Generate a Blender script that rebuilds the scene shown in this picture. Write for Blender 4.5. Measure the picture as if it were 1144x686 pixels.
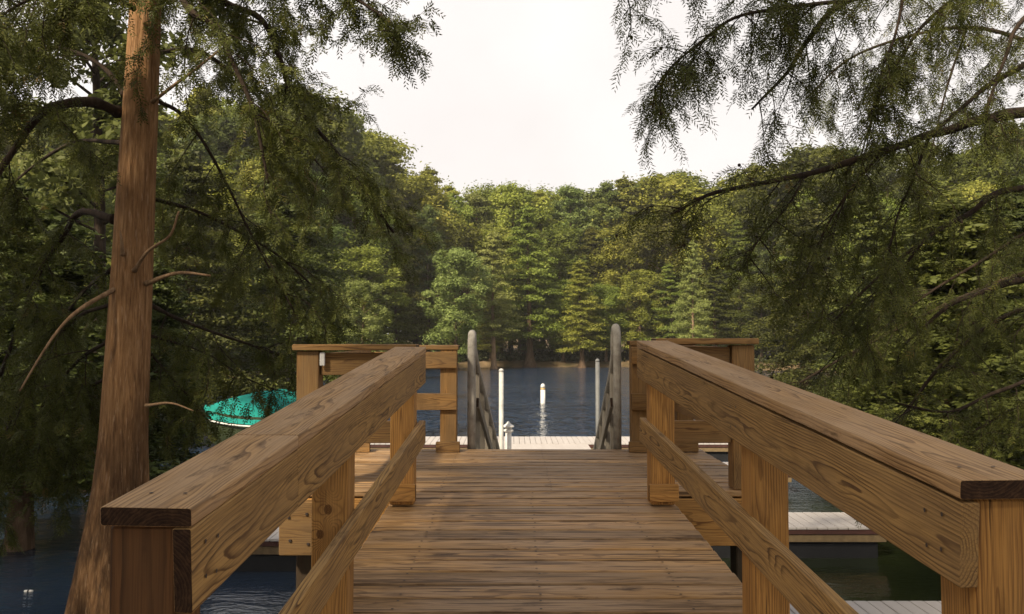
import bpy, bmesh, math, random
import numpy as np
from mathutils import Vector, Matrix, noise as mnoise

for o in list(bpy.data.objects):
    bpy.data.objects.remove(o)
S = bpy.context.scene
C = S.collection
R = math.radians
random.seed(7)

# ------------------------------------------------------------------ camera
F = 900.0                      # focal length in photograph pixels (1144 wide)
EYE = Vector((0, 0, 3.1))      # water level is z = 0
PITCH = math.atan(35 / F)      # tilted slightly up
cam = bpy.data.cameras.new('camera')
cam.sensor_width = 36
cam.lens = F / 1144 * 36
cam.clip_start = 0.05
cam.clip_end = 3000
co = bpy.data.objects.new('camera', cam)
C.objects.link(co)
co.location = EYE
co.rotation_euler = (R(90) + PITCH, 0, 0)
S.camera = co

# ------------------------------------------------------------------ world and sun
SUN_EL, SUN_AZ = R(41), R(-146)          # azimuth clockwise from +Y: behind the camera, to the left
W = bpy.data.worlds.new('World')
S.world = W
W.use_nodes = True
nt = W.node_tree
nt.nodes.clear()
def wn(t, **k):
    n = nt.nodes.new(t)
    for a, b in k.items():
        setattr(n, a, b)
    return n
out = wn('ShaderNodeOutputWorld')
bg = wn('ShaderNodeBackground')
sky = wn('ShaderNodeTexSky', sky_type='NISHITA', sun_disc=False, sun_elevation=SUN_EL, sun_rotation=SUN_AZ,
         air_density=1.3, dust_density=4.0, ozone_density=1.0)
tc = wn('ShaderNodeTexCoord')
sep = wn('ShaderNodeSeparateXYZ')
ns = wn('ShaderNodeTexNoise')
ns.inputs['Scale'].default_value = 3.0
ns.inputs['Detail'].default_value = 5
mr = wn('ShaderNodeMapRange', interpolation_type='SMOOTHSTEP')
mr.inputs[1].default_value = 0.42
mr.inputs[2].default_value = 0.80
mr.inputs[3].default_value = 0.97
mr.inputs[4].default_value = 0.45
mix = wn('ShaderNodeMixRGB')
cr = wn('ShaderNodeValToRGB')
cr.color_ramp.elements[0].position = 0.35
cr.color_ramp.elements[0].color = (9.4, 8.85, 8.55, 1)
cr.color_ramp.elements[1].position = 0.7
cr.color_ramp.elements[1].color = (10.7, 10.2, 9.9, 1)
L = nt.links.new
L(tc.outputs['Generated'], sep.inputs[0])
L(tc.outputs['Generated'], ns.inputs['Vector'])
L(sep.outputs['Z'], mr.inputs[0])
L(ns.outputs['Fac'], cr.inputs[0])
L(mr.outputs[0], mix.inputs[0])
L(sky.outputs[0], mix.inputs[1])
L(cr.outputs[0], mix.inputs[2])
L(mix.outputs[0], bg.inputs[0])
bg.inputs[1].default_value = 0.063
L(bg.outputs[0], out.inputs[0])

sl = bpy.data.lights.new('sun', 'SUN')
sl.energy = 5.0
sl.angle = R(5)
sl.color = (1.0, 0.88, 0.69)
so = bpy.data.objects.new('sun', sl)
C.objects.link(so)
sd = Vector((math.sin(SUN_AZ) * math.cos(SUN_EL), math.cos(SUN_AZ) * math.cos(SUN_EL), math.sin(SUN_EL)))
so.rotation_euler = sd.to_track_quat('Z', 'Y').to_euler()
so.location = (-20, -30, 40)

S.view_settings.view_transform = 'Standard'
S.view_settings.look = 'None'
S.view_settings.exposure = 0.78
S.view_settings.gamma = 1.0
S.render.engine = 'CYCLES'
S.cycles.max_bounces = 6
S.cycles.diffuse_bounces = 3
S.cycles.glossy_bounces = 3
S.cycles.transparent_max_bounces = 6

# ------------------------------------------------------------------ helpers
def P(px, py, Y):
    """point at world depth Y seen at photograph pixel (px, py)"""
    x, z = (px - 572) / F, (343 - py) / F
    c, s = math.cos(PITCH), math.sin(PITCH)
    dy, dz = c - z * s, s + z * c
    k = Y / dy
    return Vector((x * k, Y, EYE.z + dz * k))

def tag(o, label=None, cat=None, group=None, kind=None):
    if label: o['label'] = label
    if cat: o['category'] = cat
    if group: o['group'] = group
    if kind: o['kind'] = kind
    return o

def thing(name, loc, label, cat, group=None):
    o = bpy.data.objects.new(name, None)
    o.empty_display_size = 0.2
    C.objects.link(o)
    o.location = loc
    return tag(o, label, cat, group)

def link(name, me, parent=None):
    o = bpy.data.objects.new(name, me)
    C.objects.link(o)
    if parent is not None:
        o.parent = parent
        o.matrix_parent_inverse = Matrix.Translation(-Vector(parent.location))
    return o

class MB:
    """collects geometry of ONE part"""
    def __init__(self):
        self.v, self.f, self.m, self.wp, self.rnd, self.sm = [], [], [], [], [], []
    def add(self, v, f, mat=0, wp=None, rnd=0.0, smooth=False):
        b = len(self.v)
        self.v += [tuple(p) for p in v]
        self.f += [tuple(i + b for i in q) for q in f]
        self.m += mat if isinstance(mat, list) else [mat] * len(f)
        self.wp += [tuple(p) for p in (wp if wp is not None else v)]
        self.rnd += [rnd] * len(v)
        self.sm += [smooth] * len(f)
    def build(self, name, mats, parent=None, recalc=True):
        me = bpy.data.meshes.new(name)
        me.from_pydata(self.v, [], self.f)
        for m in (mats if isinstance(mats, (list, tuple)) else [mats]):
            me.materials.append(m)
        me.polygons.foreach_set('material_index', self.m)
        me.polygons.foreach_set('use_smooth', self.sm)
        a = me.attributes.new('wp', 'FLOAT_VECTOR', 'POINT')
        a.data.foreach_set('vector', np.array(self.wp, dtype=np.float32).ravel())
        a = me.attributes.new('rnd', 'FLOAT', 'POINT')
        a.data.foreach_set('value', np.array(self.rnd, dtype=np.float32))
        if recalc:
            bm = bmesh.new(); bm.from_mesh(me)
            bmesh.ops.recalc_face_normals(bm, faces=bm.faces)
            bm.to_mesh(me); bm.free()
        me.update()
        return link(name, me, parent)

def lumber(mb, a, b, w, t, side=(1, 0, 0), bev=0.005, wob=0.0012, mat=0, endmat=1, seg=0.16, ebev=None, rr=None):
    """a sawn board from a to b (centre line), width w along side, thickness t"""
    a, b = Vector(a), Vector(b)
    ax = b - a
    Ln = ax.length
    ax.normalize()
    sv = Vector(side); sv = (sv - ax * sv.dot(ax)).normalized()
    tv = ax.cross(sv).normalized()
    hw, ht = w / 2, t / 2
    sec = []
    for sx, sy, a0 in ((1, 1, 0), (-1, 1, 90), (-1, -1, 180), (1, -1, 270)):
        for k in range(3):
            an = R(a0 + 45 * k)
            sec.append((sx * (hw - bev) + bev * math.cos(an), sy * (ht - bev) + bev * math.sin(an)))
    n = max(2, int(Ln / seg))
    rr = random.random() if rr is None else rr
    eb = bev if ebev is None else ebev
    off = Vector((random.random() * 90, random.random() * 90, 0))
    V, WP = [], []
    xs = [0.0] + [eb + (Ln - 2 * eb) * i / n for i in range(n + 1)] + [Ln]
    N = len(sec)
    for i, x in enumerate(xs):
        end = i == 0 or i == len(xs) - 1
        for j, (y, z) in enumerate(sec):
            yy, zz = y, z
            if end:
                yy = y * (1 - eb / hw); zz = z * (1 - eb / ht)
            q = Vector((x * 1.3, j * 0.0 + y * 7, z * 7)) + off
            d = mnoise.noise(q) * wob
            V.append(a + ax * x + sv * (yy + d) + tv * (zz + mnoise.noise(q + Vector((0, 0, 31))) * wob))
            WP.append((x, yy, zz))
    Fc, M = [], []
    for i in range(len(xs) - 1):
        e = i == 0 or i == len(xs) - 2
        for j in range(N):
            k = (j + 1) % N
            Fc.append((i * N + j, i * N + k, (i + 1) * N + k, (i + 1) * N + j)); M.append(mat)
    Fc.append(tuple(range(N))[::-1]); M.append(endmat)
    Fc.append(tuple((len(xs) - 1) * N + j for j in range(N))); M.append(endmat)
    mb.add(V, Fc, M, WP, rr)

def box(mb, lo, hi, mat=0, bev=0.01):
    bm = bmesh.new()
    bmesh.ops.create_cube(bm, size=1)
    lo, hi = Vector(lo), Vector(hi)
    for v in bm.verts:
        v.co = Vector((lo[i] + (hi[i] - lo[i]) * (v.co[i] + 0.5) for i in range(3)))
    if bev:
        bmesh.ops.bevel(bm, geom=bm.edges[:], offset=bev, segments=2, affect='EDGES')
    bm.verts.index_update()
    mb.add([v.co.copy() for v in bm.verts], [[v.index for v in f.verts] for f in bm.faces], mat)
    bm.free()

def lathe(mb, c, prof, n=20, mat=0):
    V, Fc = [], []
    for r, z in prof:
        for k in range(n):
            an = 2 * math.pi * k / n
            V.append((c[0] + r * math.cos(an), c[1] + r * math.sin(an), c[2] + z))
    for i in range(len(prof) - 1):
        for k in range(n):
            q = (k + 1) % n
            Fc.append((i * n + k, i * n + q, (i + 1) * n + q, (i + 1) * n + k))
    Fc.append(tuple(range(n))[::-1]); Fc.append(tuple((len(prof) - 1) * n + k for k in range(n)))
    mb.add(V, Fc, mat, smooth=True)

def catmull(pts, per=5):
    pts = [Vector(p) for p in pts]
    if len(pts) < 3:
        return [pts[0].lerp(pts[-1], i / per) for i in range(per + 1)]
    q = [pts[0] * 2 - pts[1]] + pts + [pts[-1] * 2 - pts[-2]]
    o = []
    for i in range(1, len(q) - 2):
        p0, p1, p2, p3 = q[i - 1:i + 3]
        for k in range(per):
            t = k / per
            o.append(0.5 * ((2 * p1) + (p2 - p0) * t + (2 * p0 - 5 * p1 + 4 * p2 - p3) * t * t + (3 * p1 - p0 - 3 * p2 + p3) * t ** 3))
    o.append(pts[-1])
    return o

def tube(mb, pts, radii, sides=7, mat=0, cap=True):
    pts = [Vector(p) for p in pts]
    n = len(pts)
    V, WP, Fc = [], [], []
    up = Vector((0.31, 0.17, 0.93))
    s = None
    ln = 0
    for i, p in enumerate(pts):
        t = (pts[min(i + 1, n - 1)] - pts[max(i - 1, 0)])
        if t.length < 1e-9: t = Vector((0, 0, 1))
        t.normalize()
        if s is None:
            s = t.cross(up)
            if s.length < 0.1: s = t.cross(Vector((1, 0, 0)))
        s = (s - t * s.dot(t)).normalized()
        u = t.cross(s)
        if i: ln += (p - pts[i - 1]).length
        for k in range(sides):
            an = 2 * math.pi * k / sides
            V.append(p + (s * math.cos(an) + u * math.sin(an)) * radii[i])
            WP.append((ln, radii[i] * math.cos(an), radii[i] * math.sin(an)))
    for i in range(n - 1):
        for k in range(sides):
            q = (k + 1) % sides
            Fc.append((i * sides + k, i * sides + q, (i + 1) * sides + q, (i + 1) * sides + k))
    if cap:
        Fc.append(tuple(range(sides))[::-1]); Fc.append(tuple((n - 1) * sides + k for k in range(sides)))
    mb.add(V, Fc, mat, WP, random.random(), smooth=True)

def fast_mesh(name, V, k, mats, tint=None, matidx=None):
    """V: (nfaces*k, 3) separate little faces, one per leaf"""
    n = len(V)
    me = bpy.data.meshes.new(name)
    me.vertices.add(n)
    me.vertices.foreach_set('co', np.ascontiguousarray(V, dtype=np.float32).ravel())
    me.loops.add(n)
    me.loops.foreach_set('vertex_index', np.arange(n, dtype=np.int32))
    me.polygons.add(n // k)
    me.polygons.foreach_set('loop_start', np.arange(0, n, k, dtype=np.int32))
    for m in mats: me.materials.append(m)
    if tint is not None:
        a = me.attributes.new('rnd', 'FLOAT', 'POINT')
        a.data.foreach_set('value', np.repeat(tint, k).astype(np.float32))
    me.update(calc_edges=True)
    return me

# ------------------------------------------------------------------ materials
class NT:
    def __init__(self, name):
        self.m = bpy.data.materials.new(name)
        self.m.use_nodes = True
        self.t = self.m.node_tree
        self.t.nodes.clear()
        self.out = self.t.nodes.new('ShaderNodeOutputMaterial')
    def n(self, t, ins=None, **k):
        x = self.t.nodes.new(t)
        for a, b in k.items(): setattr(x, a, b)
        for a, b in (ins or {}).items(): self.set(x, a, b)
        return x
    def set(self, x, i, v):
        if hasattr(v, 'is_output'): self.t.links.new(v, x.inputs[i])
        else: x.inputs[i].default_value = v
    def math(self, op, a, b=0.0, c=None):
        x = self.n('ShaderNodeMath', {0: a, 1: b}, operation=op)
        if c is not None: self.set(x, 2, c)
        return x.outputs[0]
    def vmath(self, op, a, b=(0, 0, 0)):
        x = self.n('ShaderNodeVectorMath', {0: a, 1: b}, operation=op)
        return x.outputs[0]
    def attr(self, name, o='Fac'):
        return self.n('ShaderNodeAttribute', attribute_name=name).outputs[o]
    def noise(self, v, scale, detail=3, rough=0.55, dist=0.0):
        return self.n('ShaderNodeTexNoise', {'Vector': v, 'Scale': scale, 'Detail': detail, 'Roughness': rough, 'Distortion': dist}).outputs['Fac']
    def ramp(self, f, stops, interp='LINEAR'):
        x = self.n('ShaderNodeValToRGB', {0: f})
        r = x.color_ramp; r.interpolation = interp
        while len(r.elements) < len(stops): r.elements.new(0.5)
        for e, (p, c) in zip(r.elements, stops):
            e.position = p
            e.color = (c, c, c, 1) if isinstance(c, (int, float)) else (*c, 1)
        return x.outputs[0]
    def mix(self, f, a, b, mode='MIX'):
        x = self.n('ShaderNodeMixRGB', blend_type=mode)
        self.set(x, 0, f)
        self.set(x, 1, a if hasattr(a, 'is_output') else (*a, 1)); self.set(x, 2, b if hasattr(b, 'is_output') else (*b, 1))
        return x.outputs[0]
    def range(self, f, a, b, c=0.0, d=1.0):
        return self.n('ShaderNodeMapRange', {0: f, 1: a, 2: b, 3: c, 4: d}, interpolation_type='SMOOTHSTEP').outputs[0]
    def surf(self, col, rough=0.7, bump=None, strength=0.4, dist=0.002, spec=0.35, metal=0.0, normal=None):
        b = self.n('ShaderNodeBsdfPrincipled')
        self.set(b, 'Base Color', col if hasattr(col, 'is_output') else (*col, 1))
        self.set(b, 'Roughness', rough); self.set(b, 'Specular IOR Level', spec); self.set(b, 'Metallic', metal)
        if bump is not None:
            bp = self.n('ShaderNodeBump', {'Strength': strength, 'Distance': dist, 'Height': bump})
            self.set(b, 'Normal', bp.outputs[0])
        self.t.links.new(b.outputs[0], self.out.inputs[0])
        return self.m

def wood(name, early, late, grey=(0.2, 0.15, 0.11), weather=0.3, ring=0.011, knots=0.0, swing=0.05, stain=0.4, rough=0.75, at=()):
    t = NT(name)
    wp = t.attr('wp', 'Vector')
    rnd = t.attr('rnd')
    offs = t.n('ShaderNodeCombineXYZ', {0: t.math('MULTIPLY', rnd, 37.3), 1: t.math('MULTIPLY', rnd, 91.7), 2: t.math('MULTIPLY', rnd, 53.1)}).outputs[0]
    V = t.vmath('ADD', wp, offs)
    s = t.n('ShaderNodeSeparateXYZ', {0: wp})
    n1 = t.math('SUBTRACT', t.noise(t.vmath('MULTIPLY', V, (0.9, 3.5, 3.5)), 1.0, 2), 0.5)
    n2 = t.math('SUBTRACT', t.noise(t.vmath('MULTIPLY', t.vmath('ADD', V, (7, 3, 11)), (1.15, 5.0, 5.0)), 1.0, 2), 0.5)
    yc = t.math('MULTIPLY', t.math('SUBTRACT', t.math('FRACT', t.math('MULTIPLY', rnd, 17.0)), 0.5), 0.08)
    zc = t.math('ADD', t.math('MULTIPLY', t.math('FRACT', t.math('MULTIPLY', rnd, 29.0)), 0.05), 0.035)
    y = t.math('ADD', t.math('ADD', s.outputs[1], yc), t.math('MULTIPLY', n1, swing))
    z = t.math('ADD', t.math('ADD', s.outputs[2], zc), t.math('MULTIPLY', n2, swing * 2.2))
    rr = t.math('SQRT', t.math('ADD', t.math('MULTIPLY', y, y), t.math('MULTIPLY', z, z)))
    ph = t.math('DIVIDE', rr, ring)
    ph = t.math('ADD', ph, t.math('MULTIPLY', t.noise(t.vmath('MULTIPLY', V, (6, 30, 30)), 1.0, 2), 0.9))
    kn = None
    if knots > 0:
        vo = t.n('ShaderNodeTexVoronoi', {'Vector': t.vmath('MULTIPLY', t.vmath('ADD', V, (0, 0, 0)), (3.2, 7.0, 2.0)), 'Scale': 1.0}, feature='F1')
        d = vo.outputs['Distance']
        keep = t.math('LESS_THAN', t.n('ShaderNodeSeparateXYZ', {0: vo.outputs['Color']}).outputs[0], knots)
        g = t.math('MULTIPLY', keep, t.range(d, 0.0, 0.45, 1.0, 0.0))
        ph = t.math('ADD', ph, t.math('MULTIPLY', g, 5.0))
        kn = t.math('MULTIPLY', keep, t.range(d, 0.10, 0.16, 1.0, 0.0))
    for kx, ky, kr in at:
        dx = t.math('DIVIDE', t.math('SUBTRACT', s.outputs[0], kx), kr * 1.25); dy = t.math('DIVIDE', t.math('SUBTRACT', s.outputs[1], ky), kr)
        d = t.math('SQRT', t.math('ADD', t.math('MULTIPLY', dx, dx), t.math('MULTIPLY', dy, dy)))
        d = t.math('ADD', d, t.math('MULTIPLY', n2, 0.8))
        ph = t.math('ADD', ph, t.math('MULTIPLY', t.range(d, 0.3, 4.0, 1.0, 0.0), 6.0))
        k1 = t.math('MULTIPLY', t.range(d, 0.85, 1.1, 1.0, 0.0), t.range(t.math('FRACT', t.math('MULTIPLY', d, 3.0)), 0.0, 0.8, 0.7, 1.0))
        kn = k1 if kn is None else t.math('MAXIMUM', kn, k1)
    fr = t.math('FRACT', ph)
    band = t.ramp(fr, [(0.0, 0.05), (0.42, 0.08), (0.68, 0.5), (0.84, 1.0), (0.94, 0.95), (1.0, 0.05)])
    fade = t.range(t.noise(t.vmath('MULTIPLY', t.vmath('ADD', V, (21, 8, 4)), (3.0, 12.0, 12.0)), 1.0, 3), 0.3, 0.65, 0.3, 1.0)
    band = t.math('MULTIPLY', band, fade)
    col = t.mix(band, early, late)
    fine = t.noise(t.vmath('MULTIPLY', V, (5, 260, 260)), 1.0, 3, 0.6)
    col = t.mix(t.range(fine, 0.38, 0.70, 0.0, 0.6), col, late, 'MIX')
    # board to board difference and weathering
    tone = t.range(t.math('FRACT', t.math('MULTIPLY', rnd, 7.13)), 0, 1, *((0.62, 1.25) if 'deck' in name else (0.82, 1.15)))
    col = t.mix(1.0, col, t.n('ShaderNodeCombineXYZ', {0: tone, 1: tone, 2: tone}).outputs[0], 'MULTIPLY')
    big = t.noise(t.vmath('MULTIPLY', V, (2.0, 9.0, 9.0)), 1.0, 4, 0.6)
    col = t.mix(t.math('MULTIPLY', t.range(big, 0.32, 0.68), weather), col, grey)
    st = t.noise(t.vmath('MULTIPLY', t.vmath('ADD', V, (3, 40, 9)), (4.0, 16.0, 16.0)), 1.0, 5, 0.65)
    col = t.mix(t.math('MULTIPLY', t.range(st, 0.56, 0.74), stain), col, (late[0] * 0.45, late[1] * 0.45, late[2] * 0.5))
    if 'deck' in name:
        lk = t.noise(t.vmath('MULTIPLY', t.vmath('ADD', V, (31, 2, 6)), (1.6, 55, 20)), 1.0, 3, 0.6)
        col = t.mix(t.math('MULTIPLY', t.range(lk, 0.52, 0.62), 0.8), col, (0.075, 0.04, 0.018))
    # checks: fine dark splits along the grain
    ck = t.noise(t.vmath('MULTIPLY', t.vmath('ADD', V, (13, 5, 2)), (2.2, 85, 85)), 1.0, 2, 0.5)
    ckf = t.range(ck, 0.70, 0.76)
    col = t.mix(t.math('MULTIPLY', ckf, 0.75), col, (0.02, 0.013, 0.008))
    if kn is not None:
        col = t.mix(t.math('MULTIPLY', kn, 0.85), col, (late[0] * 0.4, late[1] * 0.33, late[2] * 0.3))
    h = t.math('SUBTRACT', t.math('ADD', t.math('MULTIPLY', band, 0.5), t.math('MULTIPLY', fine, 0.7)), t.math('MULTIPLY', ckf, 1.6))
    return t.surf(col, rough, h, 0.55, 0.0016, 0.25)

M = {}
M['cap'] = wood('weathered_cap_wood', (0.46, 0.275, 0.118), (0.12, 0.060, 0.022), (0.40, 0.275, 0.165), 0.5, 0.008, 0, 0.045, 0.9)
M['side'] = wood('rail_board_wood', (0.43, 0.255, 0.088), (0.075, 0.034, 0.012), (0.22, 0.135, 0.062), 0.5, 0.0080, 0.0, 0.05, 0.65)
M['post'] = wood('post_wood', (0.50, 0.255, 0.068), (0.15, 0.062, 0.016), (0.26, 0.15, 0.06), 0.3, 0.009, 0.22, 0.05, 0.45)
M['post_knot'] = wood('knotty_post_wood', (0.52, 0.27, 0.075), (0.16, 0.068, 0.017), (0.28, 0.16, 0.065), 0.25, 0.009, 0.0, 0.05, 0.35, at=((0.447, -0.006, 0.017), (0.352, -0.036, 0.015), (0.72, 0.03, 0.010)))
M['plat'] = wood('platform_rail_wood', (0.31, 0.17, 0.055), (0.10, 0.046, 0.015), (0.18, 0.115, 0.055), 0.55, 0.009, 0.15, 0.05, 0.6)
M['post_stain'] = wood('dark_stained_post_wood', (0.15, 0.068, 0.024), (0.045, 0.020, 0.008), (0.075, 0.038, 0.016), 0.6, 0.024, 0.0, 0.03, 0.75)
M['deck'] = wood('deck_plank_wood', (0.51, 0.295, 0.115), (0.14, 0.068, 0.024), (0.40, 0.27, 0.16), 0.6, 0.010, 0.04, 0.05, 0.95, 0.6)
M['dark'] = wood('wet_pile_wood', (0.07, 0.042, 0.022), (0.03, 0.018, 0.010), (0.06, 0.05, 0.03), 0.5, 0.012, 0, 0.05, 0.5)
M['gangwood'] = wood('grey_weathered_wood', (0.27, 0.23, 0.175), (0.15, 0.125, 0.095), (0.26, 0.235, 0.195), 0.7, 0.010, 0, 0.04, 0.5)
t = NT('end_grain')
wpv = t.vmath('ADD', t.attr('wp', 'Vector'), (0, 0, 0))
e1 = t.noise(t.vmath('MULTIPLY', wpv, (20, 60, 60)), 1.0, 4)
sp = t.n('ShaderNodeSeparateXYZ', {0: wpv})
ey = t.math('ADD', sp.outputs[1], 0.05); ez = t.math('ADD', sp.outputs[2], 0.09)
er = t.math('FRACT', t.math('ADD', t.math('DIVIDE', t.math('SQRT', t.math('ADD', t.math('MULTIPLY', ey, ey), t.math('MULTIPLY', ez, ez))), 0.0075), t.math('MULTIPLY', e1, 1.5)))
e1 = t.math('ADD', t.math('MULTIPLY', e1, 0.75), t.math('MULTIPLY', t.math('SUBTRACT', er, 0.1), 0.28))
M['end'] = t.surf(t.ramp(e1, [(0.25, (0.014, 0.007, 0.004)), (0.5, (0.034, 0.017, 0.009)), (0.75, (0.075, 0.040, 0.020))]), 0.85, e1, 0.5, 0.002, 0.2)

def plain(name, col, rough=0.5, var=0.2, scale=6.0, metal=0.0, spec=0.4, bump=0.15):
    t = NT(name)
    c = t.n('ShaderNodeTexCoord').outputs['Object']
    n = t.noise(c, scale, 5, 0.6)
    d = tuple(x * (1 - var) for x in col); b = tuple(min(1, x * (1 + var * 0.6)) for x in col)
    return t.surf(t.ramp(n, [(0.3, d), (0.7, b)]), rough, t.noise(c, scale * 8, 3), bump, 0.004, spec, metal)
M['white'] = plain('white_plastic', (0.60, 0.58, 0.54), 0.5, 0.25)
M['pipe'] = plain('grey_pipe', (0.17, 0.17, 0.16), 0.6, 0.3)
M['pile'] = plain('weathered_white_pipe', (0.40, 0.39, 0.36), 0.6, 0.3)
M['screw'] = plain('rusty_screw', (0.07, 0.05, 0.04), 0.6, 0.4, 40, 0.3)
M['grey_metal'] = plain('dull_galvanised_metal', (0.36, 0.33, 0.28), 0.85, 0.35, 14, 0.0, 0.2)
M['float_black'] = plain('black_float_plastic', (0.012, 0.012, 0.013), 0.5, 0.3)
M['float_blue'] = plain('grey_blue_float_plastic', (0.06, 0.085, 0.12), 0.6, 0.3, 14)
M['fascia'] = plain('dark_red_fascia', (0.06, 0.022, 0.016), 0.7, 0.3)
M['skirt'] = plain('tan_skirt_board', (0.16, 0.11, 0.055), 0.8, 0.3, 12)
M['teal'] = plain('teal_cover_fabric', (0.010, 0.20, 0.165), 0.85, 0.25, 3, 0, 0.2, 0.5)
M['olive'] = plain('olive_hull_paint', (0.03, 0.04, 0.016), 0.5, 0.25)
M['orange'] = plain('faded_orange_band', (0.5, 0.32, 0.12), 0.5, 0.2)
t = NT('pale_dock_boards')
c = t.n('ShaderNodeTexCoord').outputs['Object']
n_ = t.noise(t.vmath('MULTIPLY', c, (9, 1.2, 1)), 1.0, 4)
M['dockdeck'] = t.surf(t.ramp(n_, [(0.3, (0.37, 0.335, 0.31)), (0.7, (0.42, 0.385, 0.36))]), 0.7, n_, 0.2, 0.003)

def bark(name, a, b, c_, vs=1.0):
    t = NT(name)
    c = t.n('ShaderNodeTexCoord').outputs['Object']
    n1 = t.noise(t.vmath('MULTIPLY', c, (26 * vs, 26 * vs, 2.2 * vs)), 1.0, 6, 0.65, 0.4)
    n2 = t.noise(t.vmath('MULTIPLY', c, (3, 3, 1.1)), 1.0, 4)
    n3 = t.noise(t.vmath('MULTIPLY', c, (70 * vs, 70 * vs, 9 * vs)), 1.0, 3)
    col = t.ramp(n1, [(0.30, a), (0.52, b), (0.72, c_)])
    col = t.mix(t.range(n2, 0.45, 0.75, 0.0, 0.45), col, a)
    if 'cypress_bark' in name:
        zz = t.n('ShaderNodeSeparateXYZ', {0: c}).outputs[2]
        wet = t.math('MULTIPLY', t.range(zz, 1.2, 3.4, 0.85, 0.0), t.range(t.noise(t.vmath('MULTIPLY', c, (7, 7, 2.0)), 1.0, 4), 0.35, 0.6))
        col = t.mix(wet, col, (0.03, 0.016, 0.009))
        flk = t.noise(t.vmath('MULTIPLY', c, (60, 60, 7)), 1.0, 3)
        col = t.mix(t.range(flk, 0.60, 0.70, 0, 0.5), col, (0.40, 0.26, 0.16))
    h = t.math('ADD', n1, t.math('MULTIPLY', n3, 0.35))
    return t.surf(col, 0.9, h, 1.0, 0.02, 0.15)
M['bark'] = bark('red_brown_cypress_bark', (0.11, 0.055, 0.023), (0.27, 0.145, 0.064), (0.40, 0.24, 0.12), 2.2)
M['bark_dark'] = bark('dark_branch_bark', (0.018, 0.012, 0.008), (0.034, 0.023, 0.015), (0.06, 0.04, 0.026))
M['bark_pale'] = bark('bare_twig_bark', (0.13, 0.08, 0.045), (0.23, 0.145, 0.08), (0.34, 0.23, 0.14))
M['bark_far'] = bark('far_trunk_bark', (0.05, 0.03, 0.017), (0.11, 0.07, 0.042), (0.19, 0.13, 0.085), 0.35)

M['bark_shore'] = bark('pale_waterline_bark', (0.14, 0.085, 0.05), (0.27, 0.18, 0.11), (0.40, 0.29, 0.19), 0.35)

def leaf(name, stops, trans=0.3, obj_var=0.0):
    t = NT(name)
    r = t.attr('rnd')
    col = t.ramp(r, stops)
    if obj_var:
        oi = t.n('ShaderNodeObjectInfo').outputs['Random']
        hs = t.n('ShaderNodeHueSaturation', {'Color': col, 'Hue': t.range(oi, 0, 1, 0.5 - 0.022, 0.5 + 0.02),
                 'Saturation': 1.0, 'Value': t.range(t.math('FRACT', t.math('MULTIPLY', oi, 7.7)), 0, 1, 1 - obj_var, 1 + obj_var)})
        col = hs.outputs[0]
    d = t.n('ShaderNodeBsdfPrincipled', {'Base Color': col, 'Roughness': 0.6, 'Specular IOR Level': 0.2})
    tr = t.n('ShaderNodeBsdfTranslucent', {'Color': col})
    mx = t.n('ShaderNodeMixShader', {0: trans, 1: d.outputs[0], 2: tr.outputs[0]})
    t.t.links.new(mx.outputs[0], t.out.inputs[0])
    return t.m
M['spray'] = leaf('cypress_needle_sprays', [(0.0, (0.042, 0.048, 0.010)), (0.5, (0.074, 0.082, 0.016)), (0.85, (0.115, 0.12, 0.023)), (1.0, (0.14, 0.10, 0.03))], 0.35)  # near foliage: its backlit shade is put into the darker leaf colours
M['moss'] = leaf('hanging_grey_moss', [(0.0, (0.05, 0.045, 0.03)), (1.0, (0.11, 0.095, 0.06))], 0.2)
M['paleleaf'] = leaf('pale_waterside_foliage', [(0.0, (0.13, 0.155, 0.04)), (0.5, (0.21, 0.24, 0.06)), (1.0, (0.32, 0.34, 0.11))], 0.4, 0.1)
M['midleaf'] = leaf('shaded_cypress_foliage', [(0.0, (0.038, 0.045, 0.010)), (0.6, (0.076, 0.086, 0.017)), (1.0, (0.14, 0.143, 0.03))], 0.3, 0.25)  # cypress leaves with the shade put into a darker colour
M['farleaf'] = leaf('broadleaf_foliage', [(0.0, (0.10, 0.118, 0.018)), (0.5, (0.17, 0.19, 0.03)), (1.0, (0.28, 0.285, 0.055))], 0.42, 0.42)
M['pineleaf'] = leaf('pine_foliage', [(0.0, (0.08, 0.105, 0.026)), (0.5, (0.13, 0.16, 0.04)), (1.0, (0.20, 0.22, 0.065))], 0.4, 0.3)
M['under'] = leaf('undergrowth_foliage', [(0.0, (0.02, 0.025, 0.009)), (0.6, (0.045, 0.052, 0.015)), (1.0, (0.11, 0.09, 0.035))], 0.2)

# ------------------------------------------------------------------ water, ground
SHORE = [(-70, -5), (-34, -1), (-12, -3.5), (4, -3.0), (14, -4), (36, -2), (44, 14), (42, 34), (37, 52), (32, 66), (24, 79), (12, 86.5), (2, 87),
         (-7, 84), (-14, 72), (-20, 58), (-25, 44), (-31, 34), (-46, 22), (-74, 14)]
def sdist(X, Y):
    """signed distance to the shoreline, positive on land"""
    X = np.asarray(X, float); Y = np.asarray(Y, float)
    best = np.full(X.shape, 1e9); ins = np.zeros(X.shape, bool)
    n = len(SHORE)
    for i in range(n):
        x0, y0 = SHORE[i]; x1, y1 = SHORE[(i + 1) % n]
        dx, dy = x1 - x0, y1 - y0
        tt = np.clip(((X - x0) * dx + (Y - y0) * dy) / (dx * dx + dy * dy), 0, 1)
        best = np.minimum(best, np.hypot(X - x0 - tt * dx, Y - y0 - tt * dy))
        cross = ((y0 > Y) != (y1 > Y)) & (X < (x1 - x0) * (Y - y0) / (y1 - y0 + 1e-12) + x0)
        ins ^= cross
    return np.where(ins, -best, best)
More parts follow.
